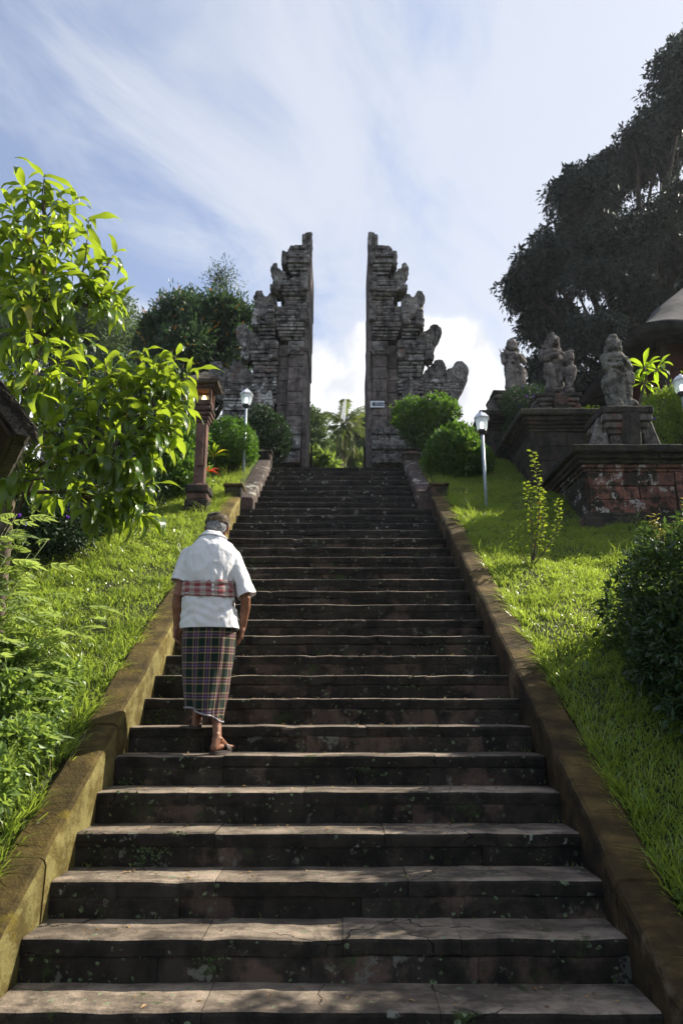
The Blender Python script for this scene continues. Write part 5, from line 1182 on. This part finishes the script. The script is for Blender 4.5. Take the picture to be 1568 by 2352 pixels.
# palm
pc = at(787, 978, 30); t = empty('coconut_palm', (pc.x-.1, 30, 9.6), 'coconut palm with hanging dry fronds framed in the gate gap', 'palm tree')
MB().tube([(pc.x-.25, 30, 9.3), (pc.x-.12, 30, 11.5), (pc.x, 30, pc.z-.1)], [.16, .13, .11], 10).build('trunk', M['bark'], t, True, fix=False)
gp_ = np.random.default_rng(9)
for i in range(24):
    a = i*2.4; e = 1.35-i*.105; L = 1.75+.25*math.sin(i*3); pts = []
    for q in range(9):
        s = q/8; ee = e-1.5*s*s-(.5 if i > 15 else 0)*s; pts.append(None)
    pos = Vector((pc.x, 30, pc.z)); pts = [pos.copy()]
    for q in range(8):
        s = (q+1)/8; ee = e-1.15*s; pos = pos+Vector((math.cos(a)*math.cos(ee), math.sin(a)*math.cos(ee), math.sin(ee)))*L/8; pts.append(pos.copy())
    mb = MB(); mb.tube(pts, [.022*(1-.8*q/8) for q in range(9)], 4)
    P = []; D = []
    for q in range(44):
        s = .12+.88*q/44; f = s*8; k = min(7, int(f)); p = pts[k].lerp(pts[k+1], f-k); dv = (pts[k+1]-pts[k]).normalized(); sd = dv.cross(Vector((0, 0, 1))).normalized()
        for sg_ in (-1, 1): P.append(p); D.append(sd*sg_*.8+dv*.55+Vector((0, 0, -.35-.5*(i > 12))))
    V, Tt = leaf_quads(np.array(P), np.array(D), gp_.uniform(.32, .5, len(P)), np.full(len(P), .035), gp_, .8)
    b_ = len(mb.v); mb.add([tuple(v) for v in V], [tuple(f_) for f_ in Tt]); mb.build('frond', M['palm'], t, fix=False)
# tree off to the right whose shade falls across the lower steps
SHB = []
for (x, y, r, L) in ((1.45, 3.35, .68, 5.0), (2.25, 3.95, .62, 5.4), (2.3, 3.0, .8, 5.0), (.70, 2.95, .55, 5.7), (.15, 3.15, .38, 6.1), (-.35, 3.0, .30, 6.3), (.95, 3.55, .34, 5.3), (3.0, 3.5, .9, 5.2), (1.6, 2.5, .8, 5.1), (3.4, 4.6, .7, 5.0)):
    p = Vector((x, y, float(slope(y)) if y > 3 else .2))+sdir*L; SHB.append((p.x, p.y, p.z, r, r, r))
SHB += [(3.7, 1.2, 4.4, 1.2, 1.2, .8), (4.7, 2.5, 4.8, 1.2, 1.2, .8), (4.5, .1, 3.9, 1.3, 1.3, .9), (5.8, 1.6, 5.2, 1.4, 1.4, .9), (3.5, -.8, 4.7, 1.2, 1.2, .8), (5.6, 3.6, 5.2, 1.1, 1.1, .8)]  # more unseen canopy, added to cut skylight over the lower right bank
t = empty('shade_tree', (6.0, 5.2, float(lawn_z(np.array(6.0), np.array(5.2)))), 'leafy tree standing beyond the right edge that shades the lower steps', 'tree')
crown('crown', SHB, 5200, 9, .32, .16, .06, M['mid_bush'], t, 41, droop=.2, updir=.3, shell=.1, spread=.2)
tb_ = Vector(t.location); MB().tube([tb_-Vector((0, 0, .3)), tb_+Vector((-.1, 0, 1.0)), tb_+Vector((-.3, .1, 2.0))], [.13, .11, .07], 9).build('trunk', M['bark'], t, True, fix=False)
limbs(t, tb_+Vector((-.1, 0, 1.1)), [b_[:3] for b_ in SHB], .05, M['bark'], 3, 'limb')

# ------------------------------------------------------------------ the walking man
def cloth_mat(name, build, rough=.85, bumps=1.0):
    m, nt = new_mat(name); uv = N(nt, 'ShaderNodeTexCoord').outputs['UV']; c = build(nt, uv)
    P = N(nt, 'ShaderNodeNewGeometry').outputs['Position']
    w = noi(nt, scaled(nt, P, (1, 1, .45)), 17.0, 5, .62, 1.2); f = noi(nt, P, 260.0, 2, .5)
    b = bumpn(nt, math_(nt, 'ADD', w, math_(nt, 'MULTIPLY', f, .12)), .45*bumps, .012)
    p = N(nt, 'ShaderNodeBsdfPrincipled', {'Base Color': c, 'Roughness': rough, 'Specular IOR Level': .2, 'Normal': b, 'Sheen Weight': .1})
    tr = N(nt, 'ShaderNodeBsdfTranslucent', {'Color': c})
    finish(nt, N(nt, 'ShaderNodeMixShader', {0: .12, 1: p.outputs[0], 2: tr.outputs[0]}).outputs[0]); return m
def band(nt, f, c, w, e=.012): return math_(nt, 'MULTIPLY', mr(nt, f, c-w-e, c-w+e), mr(nt, f, c+w-e, c+w+e, 1, 0))
def plaid(nt, uv):
    s = N(nt, 'ShaderNodeSeparateXYZ', {0: uv}); cols = []
    for i, per in ((0, .098), (1, .108)):
        f = math_(nt, 'FRACT', math_(nt, 'DIVIDE', s.outputs[i], per))
        c = mixc(nt, band(nt, f, .30, .24), (.006, .020, .014), (.32, .25, .155))
        c = mixc(nt, band(nt, f, .30, .155), c, (.085, .028, .020))
        wide = mr(nt, math_(nt, 'SINE', math_(nt, 'MULTIPLY', s.outputs[0], 9.0)), -.2, .6)
        c = mixc(nt, band(nt, f, .30, .095), c, mixc(nt, wide, (.10, .020, .030), (.060, .020, .10)))
        c = mixc(nt, band(nt, f, .30, .012, .006), c, (.36, .31, .42)); cols.append(c)
    return mixc(nt, .5, cols[0], cols[1])
def sashc(nt, uv):
    s = N(nt, 'ShaderNodeSeparateXYZ', {0: uv})
    fu = math_(nt, 'FRACT', math_(nt, 'DIVIDE', s.outputs[0], .085)); fv = math_(nt, 'FRACT', math_(nt, 'DIVIDE', s.outputs[1], .052))
    a = band(nt, fu, .5, .25, .02); b = band(nt, fv, .42, .26, .03)
    k = math_(nt, 'MULTIPLY', math_(nt, 'ADD', a, b), .5)
    return mixc(nt, k, (.30, .06, .07), (.46, .40, .35))
M['sarong'] = cloth_mat('plaid_sarong', plaid); M['sash'] = cloth_mat('checked_sash', sashc)
def shirtc(nt, uv):
    P = N(nt, 'ShaderNodeNewGeometry').outputs['Position']
    c = mixc(nt, mr(nt, noi(nt, P, 5.0, 4, .6), .3, .7), (.86, .86, .88), (.78, .77, .77))
    return mixc(nt, math_(nt, 'MULTIPLY', mr(nt, noi(nt, P, 30.0, 3, .5), .64, .72), .35), c, (.5, .46, .42))
M['shirt'] = cloth_mat('white_cotton', shirtc, .8, 1.0)
def wrapc(nt, uv):
    P = N(nt, 'ShaderNodeNewGeometry').outputs['Position']
    n = noi(nt, scaled(nt, P, (1, 1, 2.5)), 26.0, 4, .6, .4)
    return mixc(nt, mr(nt, n, .4, .62), (.035, .027, .02), (.26, .195, .12))
M['wrap'] = cloth_mat('dark_headcloth', wrapc, .8, 2.0)
m_, nt_ = new_mat('brown_skin')
P_ = N(nt_, 'ShaderNodeNewGeometry').outputs['Position']
sc_ = mixc(nt_, mr(nt_, noi(nt_, P_, 14.0, 5, .65), .35, .65), (.17, .070, .038), (.26, .118, .066))
finish(nt_, N(nt_, 'ShaderNodeBsdfPrincipled', {'Base Color': sc_, 'Roughness': .48, 'Specular IOR Level': .4, 'Subsurface Weight': .06, 'Subsurface Radius': (.02, .008, .004), 'Normal': bumpn(nt_, math_(nt_, 'ADD', noi(nt_, P_, 55.0, 4, .65), math_(nt_, 'MULTIPLY', noi(nt_, scaled(nt_, P_, (1, 1, .25)), 40.0, 3, .6, 1.0), 1.2)), .35, .006)}).outputs[0])
M['skin'] = m_
m_, nt_ = new_mat('grey_hair')
P_ = N(nt_, 'ShaderNodeNewGeometry').outputs['Position']
hn = noi(nt_, scaled(nt_, P_, (1, 1, .18)), 190.0, 4, .65)
finish(nt_, N(nt_, 'ShaderNodeBsdfPrincipled', {'Base Color': mixc(nt_, mr(nt_, hn, .38, .62), (.035, .034, .036), (.34, .34, .36)), 'Roughness': .6, 'Normal': bumpn(nt_, hn, .8, .004)}).outputs[0]); M['hair'] = m_
M['sandal'] = plain('grey_rubber', (.05, .038, .034), .75, nscale=60)

man = empty('person', (-.92, 5.05, 1.30), 'man climbing the steps in white shirt, checked red sash, plaid sarong and headcloth', 'person')
HIP = at(482, 1445, 5.12)
P = []
def V3(*a): return Vector(a)
hc = at(499, 1214, 5.32)                                   # head, bowed a little forward and to the right
P.append([(hc, (.076, .094, .098)), (hc+V3(.004, .045, -.055), (.052, .055, .052))])
P.append([(hc+V3(.0, -.02, .02), (.079, .082, .084))])
P.append([(hc+V3(.008, .10, -.03), (.014, .028, .016)), (hc+V3(.006, .085, .01), (.010, .012, .01))])   # nose
P.append([(hc+V3(-.018, .09, -.062), (.012, .012, .006)), (hc+V3(.03, .09, -.062), (.012, .012, .006))])   # lips
for s in (-1, 1):
    P.append([(hc+V3(s*.03, .083, .012), (.014, .010, .009))])                                               # eyelids
    e = hc+V3(s*.083, -.004, -.014); P.append([(e+V3(0, 0, .018), (.010, .018, .018)), (e+V3(s*.004, -.004, -.026), (.008, .011, .011))]); P.append([(e+V3(s*.011, -.010, .020), (.006, .010, .014)), (e+V3(s*.010, -.014, -.004), (.005, .007, .012))])
nb_ = at(489, 1240, 5.19)
P.append([(hc+V3(-.004, -.03, -.05), .050), (nb_, .058)])
P.append([(nb_+V3(-.10, 0, -.07), .05), (nb_, .06), (nb_+V3(.11, 0, -.07), .05)])
chest = at(484, 1300, 5.16); wst = at(479, 1370, 5.14)
P.append([(nb_+V3(0, 0, -.10), (.15, .07, .05)), (chest, (.13, .085, .08))]); P.append([(chest, (.13, .085, .08)), (wst, (.12, .08, .06))]); P.append([(wst, (.12, .08, .06)), (HIP, (.13, .09, .09))])
def limb(a, ra, b, rb): P.append([(a, ra), (b, rb)])
sL, sR = at(436, 1270, 5.17), at(534, 1276, 5.17); eL, eR = at(409, 1366, 5.11), at(565, 1374, 5.12); wL, wR = at(406, 1438, 5.17), at(558, 1440, 5.18)
for s_, e_, w_, sg_ in ((sL, eL, wL, -1), (sR, eR, wR, 1)):
    limb(s_, .052, s_.lerp(e_, .5), .043); limb(s_.lerp(e_, .5), .043, e_, .036)
    mid_ = e_.lerp(w_, .3)+V3(sg_*.004, -.003, 0); limb(e_, .036, mid_, .038); limb(mid_, .038, w_, (.0245)); P.append([(e_+V3(sg_*.008, -.014, 0), .025)])
    P.append([(e_.lerp(w_, .25)+V3(sg_*.018, 0, 0), .02), (e_.lerp(w_, .8)+V3(sg_*.010, 0, 0), .013)])
def hand(w, d, c, front, k=1.0):
    """w wrist, d along the hand, c curl direction, front: towards the thumb side"""
    d = d.normalized(); c = (c-d*c.dot(d)).normalized(); s = front*1.0; s = (s-d*s.dot(d)-c*s.dot(c)).normalized()
    kn = [w+d*.088*k+s*x*k-d*abs(x-.008)*.25+c*.004 for x in (.031, .011, -.010, -.029)]
    P.append([(w, (.022*k))]+[(w+d*.03*k+s*.018*k, .017*k), (w+d*.03*k-s*.018*k, .017*k)])
    P.append([(w+d*.02*k+s*.014, .017*k), (w+d*.02*k-s*.014, .017*k), (kn[0], .0125*k), (kn[1], .0130*k), (kn[2], .0128*k), (kn[3], .0115*k)])
    P.append([(w+d*.035*k+s*.022+c*.012, .016*k), (w+d*.07*k+s*.006+c*.012, .013*k)])
    for i, (b0_, sc) in enumerate(zip(kn, (.93, 1.0, .95, .78))):
        p = b0_; ang = .30+.07*i; r = .0098*k*(1 if i < 3 else .88)
        P.append([(p-c*.004, .0118*k*(1 if i < 3 else .9))])
        for q, L in enumerate((.046, .028, .023)):
            dd = d*math.cos(ang)+c*math.sin(ang)+s*(.06*(1.5-i)*(q == 0)); n_ = p+dd*L*sc*k; P.append([(p, r), (n_, r*.90)]); p = n_; r *= .90; ang += (.75, .55, 0)[q]
    p = w+d*.028*k+s*.026*k+c*.006; ang = 0
    for q, L in enumerate((.042, .032, .026)):
        dd = (d*.80+s*(.48-.26*q)+c*(.35+.22*q)).normalized(); n_ = p+dd*L*k; P.append([(p, (.0145, .0115, .0105)[q]*k), (n_, (.0120, .0108, .009)[q]*k)]); p = n_
hand(wL, V3(.03, .03, -1), V3(.75, -.35, -.1), V3(.2, 1, 0)); hand(wR, V3(-.10, .02, -1), V3(-.8, -.15, -.05), V3(-.2, 1, 0))
# legs
kR, kL = at(497, 1575, 5.16), at(455, 1560, 5.32)
aR, aL = at(499, 1697, 5.0), at(452, 1646, 5.16)
hR, hL = at(492, 1717, 4.975), at(449, 1666, 5.125)
hipR, hipL = HIP+V3(.085, 0, -.03), HIP+V3(-.085, 0, -.03)
for h_, k_, a_ in ((hipR, kR, aR), (hipL, kL, aL)):
    limb(h_, .082, k_, .053); c_ = k_.lerp(a_, .35)+V3(0, -.018, 0); limb(k_, .050, c_, .050); limb(c_, .050, k_.lerp(a_, .75), .033); limb(k_.lerp(a_, .75), .033, a_, .030)
def foot(a, h, ball, toeend, side):
    P.append([(a, .030), (h, (.029, .030, .027))]); P.append([(a+V3(0, -.012, .03), .016), (h+V3(0, -.006, .01), .021)])
    P.append([(a, .031), (a.lerp(ball, .45)+V3(0, 0, .008), .027)]); P.append([(h, .027), (ball, (.034, .026, .019))]); P.append([(a.lerp(ball, .45)+V3(0, 0, .008), .027), (ball, (.036, .026, .018))])
    P.append([(a+V3(.028, 0, 0), .012)]); P.append([(a+V3(-.028, 0, 0), .012)])
    dv = (toeend-ball).normalized(); sv = dv.cross(Vector((0, 0, 1))).normalized()
    for i in range(5):
        o_ = (i-2)*.0165*side; r_ = .0125 if i == 0 else .009; e_ = ball+dv*(.062-.007*i)+sv*o_*1.1+V3(0, 0, -.006); P.append([(ball+sv*o_, .012), (e_, r_)])
bR, bL = Vector((-.835, 5.125, 1.345)), Vector((-1.085, 5.33, 1.525))
tR, tL = Vector((-.80, 5.19, 1.34)), Vector((-1.10, 5.41, 1.52))
foot(aR, hR, bR, tR, -1); foot(aL, hL, bL, tL, 1)
body = sculpt('body', P, .0042, M['skin'], man, smooth=3)

# shirt
def ring_loft(secs, n=48, cap=True):
    vs, fs = [], []
    for (c, rx, ry) in secs:
        for i in range(n):
            a = 2*math.pi*i/n; ca, sa = math.cos(a), math.sin(a)
            sq = .85; vs.append((c.x+rx*math.copysign(abs(ca)**sq, ca), c.y+ry*math.copysign(abs(sa)**sq, sa), c.z))
    for j in range(len(secs)-1):
        for i in range(n): fs.append((j*n+i, j*n+(i+1) % n, (j+1)*n+(i+1) % n, (j+1)*n+i))
    if cap: fs.append(tuple(range(n))[::-1]); fs.append(tuple((len(secs)-1)*n+i for i in range(n)))
    return vs, fs
def psec(px, py, hwpx, Y, ry): p = at(px, py, Y); return (p, hwpx*dep(Y, p.z)/F, ry)
SS = [psec(482, 1455, 66.5, 5.12, .150), psec(482, 1441, 66, 5.12, .152), psec(481, 1415, 63, 5.125, .152), psec(480, 1390, 60.5, 5.13, .150), psec(479, 1368, 58, 5.135, .140), psec(479, 1350, 55.5, 5.14, .130), psec(480, 1334, 57.5, 5.145, .142), psec(482, 1318, 59.5, 5.15, .150), psec(484, 1298, 60, 5.155, .148), psec(486, 1278, 61, 5.16, .138), psec(487, 1262, 55, 5.165, .122), psec(488, 1250, 44, 5.17, .105), psec(488, 1240, 31, 5.18, .085), psec(489, 1231, 25, 5.19, .068), psec(489, 1224, 20, 5.195, .060)]
vs, fs = ring_loft(SS)
bm = bmesh.new(); bv = [bm.verts.new(v) for v in vs]
for f in fs: bm.faces.new([bv[i] for i in f])
sleeveL, sleeveR = (at(411, 1336, 5.13), at(567, 1369, 5.13))
for s_, e_, r1 in ((sL, sleeveL, .066), (sR, sleeveR, .070)):
    d_ = (e_-s_).normalized()
    hull_prim(bm, [(s_+V3(0, 0, -.005), (.062, .072, .055)), (s_.lerp(e_, .5), (.062, .074, .06))]); hull_prim(bm, [(s_.lerp(e_, .5), (.062, .074, .06)), (e_+d_*.05, (r1, .078, r1))])
bmesh.ops.recalc_face_normals(bm, faces=bm.faces)
me = bpy.data.meshes.new('shirt'); bm.to_mesh(me); bm.free()
shirt = link_mesh('shirt', me, M['shirt'])
md = shirt.modifiers.new('r', 'REMESH'); md.mode = 'VOXEL'; md.voxel_size = .0075
sm = shirt.modifiers.new('s', 'SMOOTH'); sm.iterations = 5; sm.factor = .5
me = bake(shirt); bm = bmesh.new(); bm.from_mesh(me)
zh = at(482, 1441, 5.0).z
r_ = bmesh.ops.bisect_plane(bm, geom=bm.verts[:]+bm.edges[:]+bm.faces[:], plane_co=(0, 0, zh), plane_no=(0.0, 0, -1), clear_outer=True)
for s_, e_ in ((sL, sleeveL), (sR, sleeveR)):
    d_ = (e_-s_).normalized(); near_f = [f for f in bm.faces if (f.calc_center_median()-e_).length < .135 and abs(f.calc_center_median().x-e_.x) < .10 and (f.calc_center_median()-s_).dot(d_) > (e_-s_).length*.62 and abs((f.calc_center_median()-e_).x) < .095]
    gset = set(near_f); ge = {e for f in gset for e in f.edges}; gv = {v for f in gset for v in f.verts}
    bmesh.ops.bisect_plane(bm, geom=list(gset)+list(ge)+list(gv), plane_co=e_, plane_no=d_, clear_outer=True)
bm.normal_update()
sash_z = at(479, 1350, 5.0).z
for v in bm.verts:
    c = v.co; a_ = math.atan2(c.y-5.14, c.x+.97)
    w = noise.fractal(Vector((c.x*9, c.y*7, c.z*5+c.x*4)), 1, 2, 4)*.010+(.5-abs(noise.noise(Vector((c.x*16+c.z*7, c.y*14, c.z*8-c.x*5)))))*.012
    gather = math.sin(a_*17+2*noise.noise(c*4))*.0055*math.exp(-((c.z-sash_z)/.13)**2)
    hor = math.sin(c.z*95+6*noise.noise(Vector((c.x*6, c.y*6, 3))))*.0035*math.exp(-((c.z-zh-.10)/.10)**2)
    v.co += v.normal*(w+gather+hor)
bm.to_mesh(me); bm.free(); me.polygons.foreach_set('use_smooth', [True]*len(me.polygons))
so = shirt.modifiers.new('t', 'SOLIDIFY'); so.thickness = .003; so.offset = -1; bake(shirt); pin(shirt, man)
# collar
def band_loft(name, rings, mat, closed_u=True, n=72, uvs=(1, 1), parent=man, thick=.003):
    """rings: list of functions angle -> Vector"""
    V, U_, Fc = [], [], []; m = len(rings)
    for j, rf in enumerate(rings):
        L = 0; prev = None
        for i in range(n+1):
            a = 2*math.pi*i/n+math.pi/2; p = rf(a)
            if prev is not None: L += (p-prev).length
            prev = p; V.append(tuple(p)); U_.append([L, 0])
        half = U_[j*(n+1)+n//2][0]
        for i in range(n+1): U_[j*(n+1)+i][0] -= half-10
    for i in range(n+1):
        Lv = 0
        for j in range(m):
            if j: Lv += (Vector(V[j*(n+1)+i])-Vector(V[(j-1)*(n+1)+i])).length
            U_[j*(n+1)+i][1] = Lv
    for j in range(m-1):
        for i in range(n): a = j*(n+1)+i; Fc.append((a, a+1, a+n+2, a+n+1))
    o = np_mesh(name, V, Fc, mat, None, True, uv=U_)
    so = o.modifiers.new('t', 'SOLIDIFY'); so.thickness = thick; so.offset = 1; bake(o); pin(o, parent); return o
def sec_at(z):
    for (a, b) in zip(SS[:-1], SS[1:]):
        if a[0].z <= z <= b[0].z or b is SS[-1]:
            t_ = min(1, max(0, (z-a[0].z)/(b[0].z-a[0].z))); return a[0].lerp(b[0], t_), a[1]+(b[1]-a[1])*t_, a[2]+(b[2]-a[2])*t_
def ringf(z, off, tilt=0.0, wob_=0.004, seed=0):
    def f(a):
        zz = z+tilt*math.sin(a)*-1+.006*math.sin(a*2+seed); c, rx, ry = sec_at(zz); ca, sa = math.cos(a), math.sin(a)
        o = off+wob_*noise.noise(Vector((ca*3, sa*3, z*30+seed)))
        return Vector((c.x+(rx+o)*math.copysign(abs(ca)**.85, ca), c.y+(ry+o)*math.copysign(abs(sa)**.85, sa), zz))
    return f
zc = at(489, 1231, 5.19).z
band_loft('collar', [ringf(zc-.022, .013, .012), ringf(zc-.01, .008, .014), ringf(zc+.008, -.002, .016), ringf(zc+.016, -.006, .016)], M['shirt'])
z0_, z1_ = sash_z-.050, sash_z+.066
band_loft('sash', [ringf(z0_+(z1_-z0_)*q/13, .010+.006*math.sin(math.pi*q/13)+.0035*math.sin(q*1.9), -.012, .010, q*.3) for q in range(14)], M['sash'], n=90)
# sarong
SG = [psec(482, 1418, 52, 5.12, .118), psec(481.5, 1440, 58.5, 5.12, .132), psec(480, 1470, 59.5, 5.125, .148), psec(479, 1500, 58, 5.13, .152), psec(476.5, 1540, 54.5, 5.135, .150), psec(474, 1590, 48.5, 5.12, .145), psec(471, 1640, 40, 5.09, .130), psec(470.5, 1662, 37, 5.075, .122)]
SGz = [s[0].z for s in SG]
def sg_at(z):
    for a, b in zip(SG[:-1], SG[1:]):
        if b[0].z <= z <= a[0].z or b is SG[-1]:
            t_ = min(1.3, max(0, (a[0].z-z)/(a[0].z-b[0].z))); return a[0].lerp(b[0], t_), a[1]+(b[1]-a[1])*t_, a[2]+(b[2]-a[2])*t_
def sring(t_):
    def f(a):
        ca, sa = math.cos(a), math.sin(a)
        hem = at(470, 1641, 5.05).z-.050*ca-.012*sa; z = SGz[0]+(hem-SGz[0])*t_; c, rx, ry = sg_at(z)
        fold = .009*math.sin(a*5+1.5+t_*1.2)*(.3+t_)+.006*math.sin(a*11+t_*3)*t_+.006*noise.noise(Vector((ca*2.5, sa*2.5, z*5)))
        bb_ = (a+math.pi/2) % (2*math.pi)
        if .2 < bb_ < 1.0: fold += .012*math.exp(-((bb_-.62)/.10)**2)*(.4+t_*.6)
        return Vector((c.x+(rx+fold)*math.copysign(abs(ca)**.9, ca), c.y+(ry+fold)*math.copysign(abs(sa)**.9, sa), z+.006*math.sin(a*5)*t_))
    return f
sar = band_loft('sarong', [sring(q/44) for q in range(45)], M['sarong'], n=128)
band_loft('sarong_hem', [(lambda a, q=q: sring(1.0)(a)+Vector((0, 0, -.005+.006*q))+Vector((math.cos(a), math.sin(a), 0))*.0035) for q in range(3)], plain('hem_thread', (.30, .28, .30), .8), n=128)
# hair and headcloth
hair = sculpt('hair', [[(hc+V3(0, -.030, .012), (.084, .076, .088)), (hc+V3(-.002, -.038, -.028), (.070, .060, .040))]], .006, M['hair'], None, smooth=2)
bm = bmesh.new(); bm.from_mesh(hair.data)
bmesh.ops.bisect_plane(bm, geom=bm.verts[:]+bm.edges[:]+bm.faces[:], plane_co=hc+V3(0, -.07, -.056), plane_no=(0, .55, -1), clear_outer=True)
for v in bm.verts: v.co += v.co.normalized()*0+Vector((1, 0, 0))*noise.noise(v.co*90)*.0025
bm.to_mesh(hair.data); bm.free(); pin(hair, man)
hb = hc+V3(0, -.004, .036)
Rt = Matrix.Rotation(R(-20), 3, 'X') @ Matrix.Rotation(R(7), 3, 'Y')
def wring(h, r, seed=0):
    def f(a):
        ca, sa = math.cos(a), math.sin(a); o = .0065*noise.noise(Vector((ca*2.2, sa*2.2, h*40)))+.003*math.sin(h*260+ca*3)
        v = Vector(((r*.93+o)*ca, (r*1.10+o)*sa, h+.008*noise.noise(Vector((ca*2, sa*2, 7)))))
        return hb+Rt @ v
    return f
band_loft('headcloth', [wring(h, r) for h, r in ((-.020, .086), (-.020, .094), (-.008, .100), (.004, .102), (.016, .101), (.028, .100), (.040, .096), (.050, .088), (.058, .074), (.063, .055), (.066, .030), (.067, .002))], M['wrap'], n=64)
# sandals
def sandal(h, toe, w, zt, tilt=0.0):
    d = Vector((toe.x-h.x, toe.y-h.y, 0)); L = d.length+.04; d.normalize(); s = Vector((d.y, -d.x, 0)); o = Vector((h.x, h.y, 0))-d*.030
    t_ = empty('sandal', (h.x, h.y, zt), None); pin(t_, man)
    pts = []
    n = 22
    for i in range(n+1):
        q = i/n; ww = w*(.80+.22*math.sin(q*2.9+.2)-.22*max(0, q-.82)*3)*(1-abs(2*q-1)**7*.75); pts.append((q*L, ww))
    out = [(x, y) for x, y in pts]+[(x, -y) for x, y in reversed(pts)]
    vs = []; fs = []; m = len(out)
    for zz in (0, .008, .022):
        for (x, y) in out:
            k_ = .97 if zz == .008 else 1; p = o+d*x+s*y*k_; p.z = zt+zz+tilt*(x-L*.6); vs.append(tuple(p))
    for j in range(2):
        for i in range(m): fs.append((j*m+i, j*m+(i+1) % m, (j+1)*m+(i+1) % m, (j+1)*m+i))
    fs.append(tuple(range(m))[::-1]); fs.append(tuple(2*m+i for i in range(m)))
    MB().add(vs, fs).build('sole', M['sandal'], t_, False)
    vs = []; fs = []
    for j, (x, hgt) in enumerate(((.50, .050), (.60, .046), (.72, .036))):
        for i in range(13):
            a = math.pi*i/12; p = o+d*x*L+s*math.cos(a)*w*1.03; p.z = zt+.018+tilt*(x*L-L*.6)+math.sin(a)**.7*hgt; vs.append(tuple(p))
    for j in range(2):
        for i in range(12): fs.append((j*13+i, j*13+i+1, (j+1)*13+i+1, (j+1)*13+i))
    ob = MB().add(vs, fs).build('strap', M['sandal'], None, True, fix=False); so = ob.modifiers.new('t', 'SOLIDIFY'); so.thickness = .006; so.offset = 1; bake(ob); pin(ob, t_)
sandal(hR, tR, .046, 1.298, .02); sandal(hL, tL, .046, 1.478, .10)

# ------------------------------------------------------------------ small things: fallen leaves, weeds in the step joints
g = np.random.default_rng(77)
n = 420; k = g.integers(-1, 18, n); X = g.uniform(-1.45, 1.3, n)+0; Y = 3.7+.3*k+g.uniform(.03, .28, n); Z = .555+.185*k+.004
D = g.normal(size=(n, 3)); D[:, 2] = g.uniform(0, .15, n)
V, T_ = leaf_quads(np.stack([X, Y, Z], 1), D, g.uniform(.012, .042, n), g.uniform(.006, .017, n), g, 1.5, .3)
tag(np_mesh('fallen_leaves', V, T_, leafm('dry_leaf', (.30, .14, .06), (.45, .30, .12), (.3, .2, .05), .2, .6)), 'small dry leaves scattered on the steps', 'leaf litter', kind='stuff')
n = 900; k = g.integers(-2, 22, n); X = np.where(g.random(n) < .45, np.where(g.random(n) < .5, g.uniform(-1.53, -1.40, n), g.uniform(1.28, 1.37, n)), g.uniform(-1.5, 1.35, n))
keep = (np.sin(X*7+k*2.1)*np.sin(X*3.1-k) > .2) | (np.abs(X-SX) > 1.35); X, k = X[keep], k[keep]; n = len(X)
P_ = np.stack([X, 3.7+.3*k+g.uniform(-.004, .02, n)-.0+.0, .555+.185*(k-1)+.0*X], 1); D = g.normal(size=(n, 3))*.5; D[:, 2] = 1; D[:, 1] -= .4
V, T_ = leaf_quads(P_, D, g.uniform(.015, .05, n), g.uniform(.003, .008, n), g, .2, .2)
tag(np_mesh('moss_and_weeds', V, T_, M['grass']), 'tiny weeds growing where risers meet treads', 'weeds', kind='stuff')
# moss cushions on the risers and curbs
n = 5200; k = g.integers(-2, 18, n); X = SX+g.uniform(-1.45, 1.44, n); Zr = g.uniform(.02, .165, n)
den_ = np.array([noise.noise(Vector((x*2.6, kk*3.7, 1))) for x, kk in zip(X, k)])+np.where(X < -.9, .28, 0); keep = den_ > .10; X, k, Zr = X[keep], k[keep], Zr[keep]; n = len(X)
cl = g.integers(0, max(1, n//16), n); X = X*.0+X[cl]+g.normal(size=n)*.034; k = k[cl]; Zr = np.clip(Zr[cl]+g.normal(size=n)*.024, .01, .17)
P_ = np.stack([X, 3.7+.3*k+.015+g.uniform(-.003, .003, n), .555+.185*(k-1)+Zr], 1)
rp = 3; P_ = np.repeat(P_, rp, 0)+g.normal(size=(n*rp, 3))*np.array([.004, .001, .004]); D = g.normal(size=P_.shape); D[:, 1] = -np.abs(D[:, 1])*.4
V, T_ = leaf_quads(P_, D, g.uniform(.010, .022, len(P_)), g.uniform(.010, .019, len(P_)), g, 0, .3)
tag(np_mesh('moss_tufts', V, T_, leafm('grey_green_moss', (.05, .085, .03), (.12, .17, .065), (.06, .1, .03), .15, .8)), 'small grey-green moss tufts on the dark risers', 'moss', kind='stuff')

# ------------------------------------------------------------------ faint haze in the warm valley air
hb_ = MB().box(-60, 60, -14, 62, -3, 34).build('haze', None)
hm = bpy.data.materials.new('valley_haze'); hm.use_nodes = True; ht = hm.node_tree; ht.nodes.clear()
hv = N(ht, 'ShaderNodeVolumePrincipled', {'Color': (.90, .94, 1.0), 'Density': .0005, 'Anisotropy': .3})
ho = N(ht, 'ShaderNodeOutputMaterial'); ht.links.new(hv.outputs[0], ho.inputs['Volume']); hb_.data.materials.append(hm)
tag(hb_, 'thin pale haze filling the air of the whole scene', 'haze', kind='stuff')
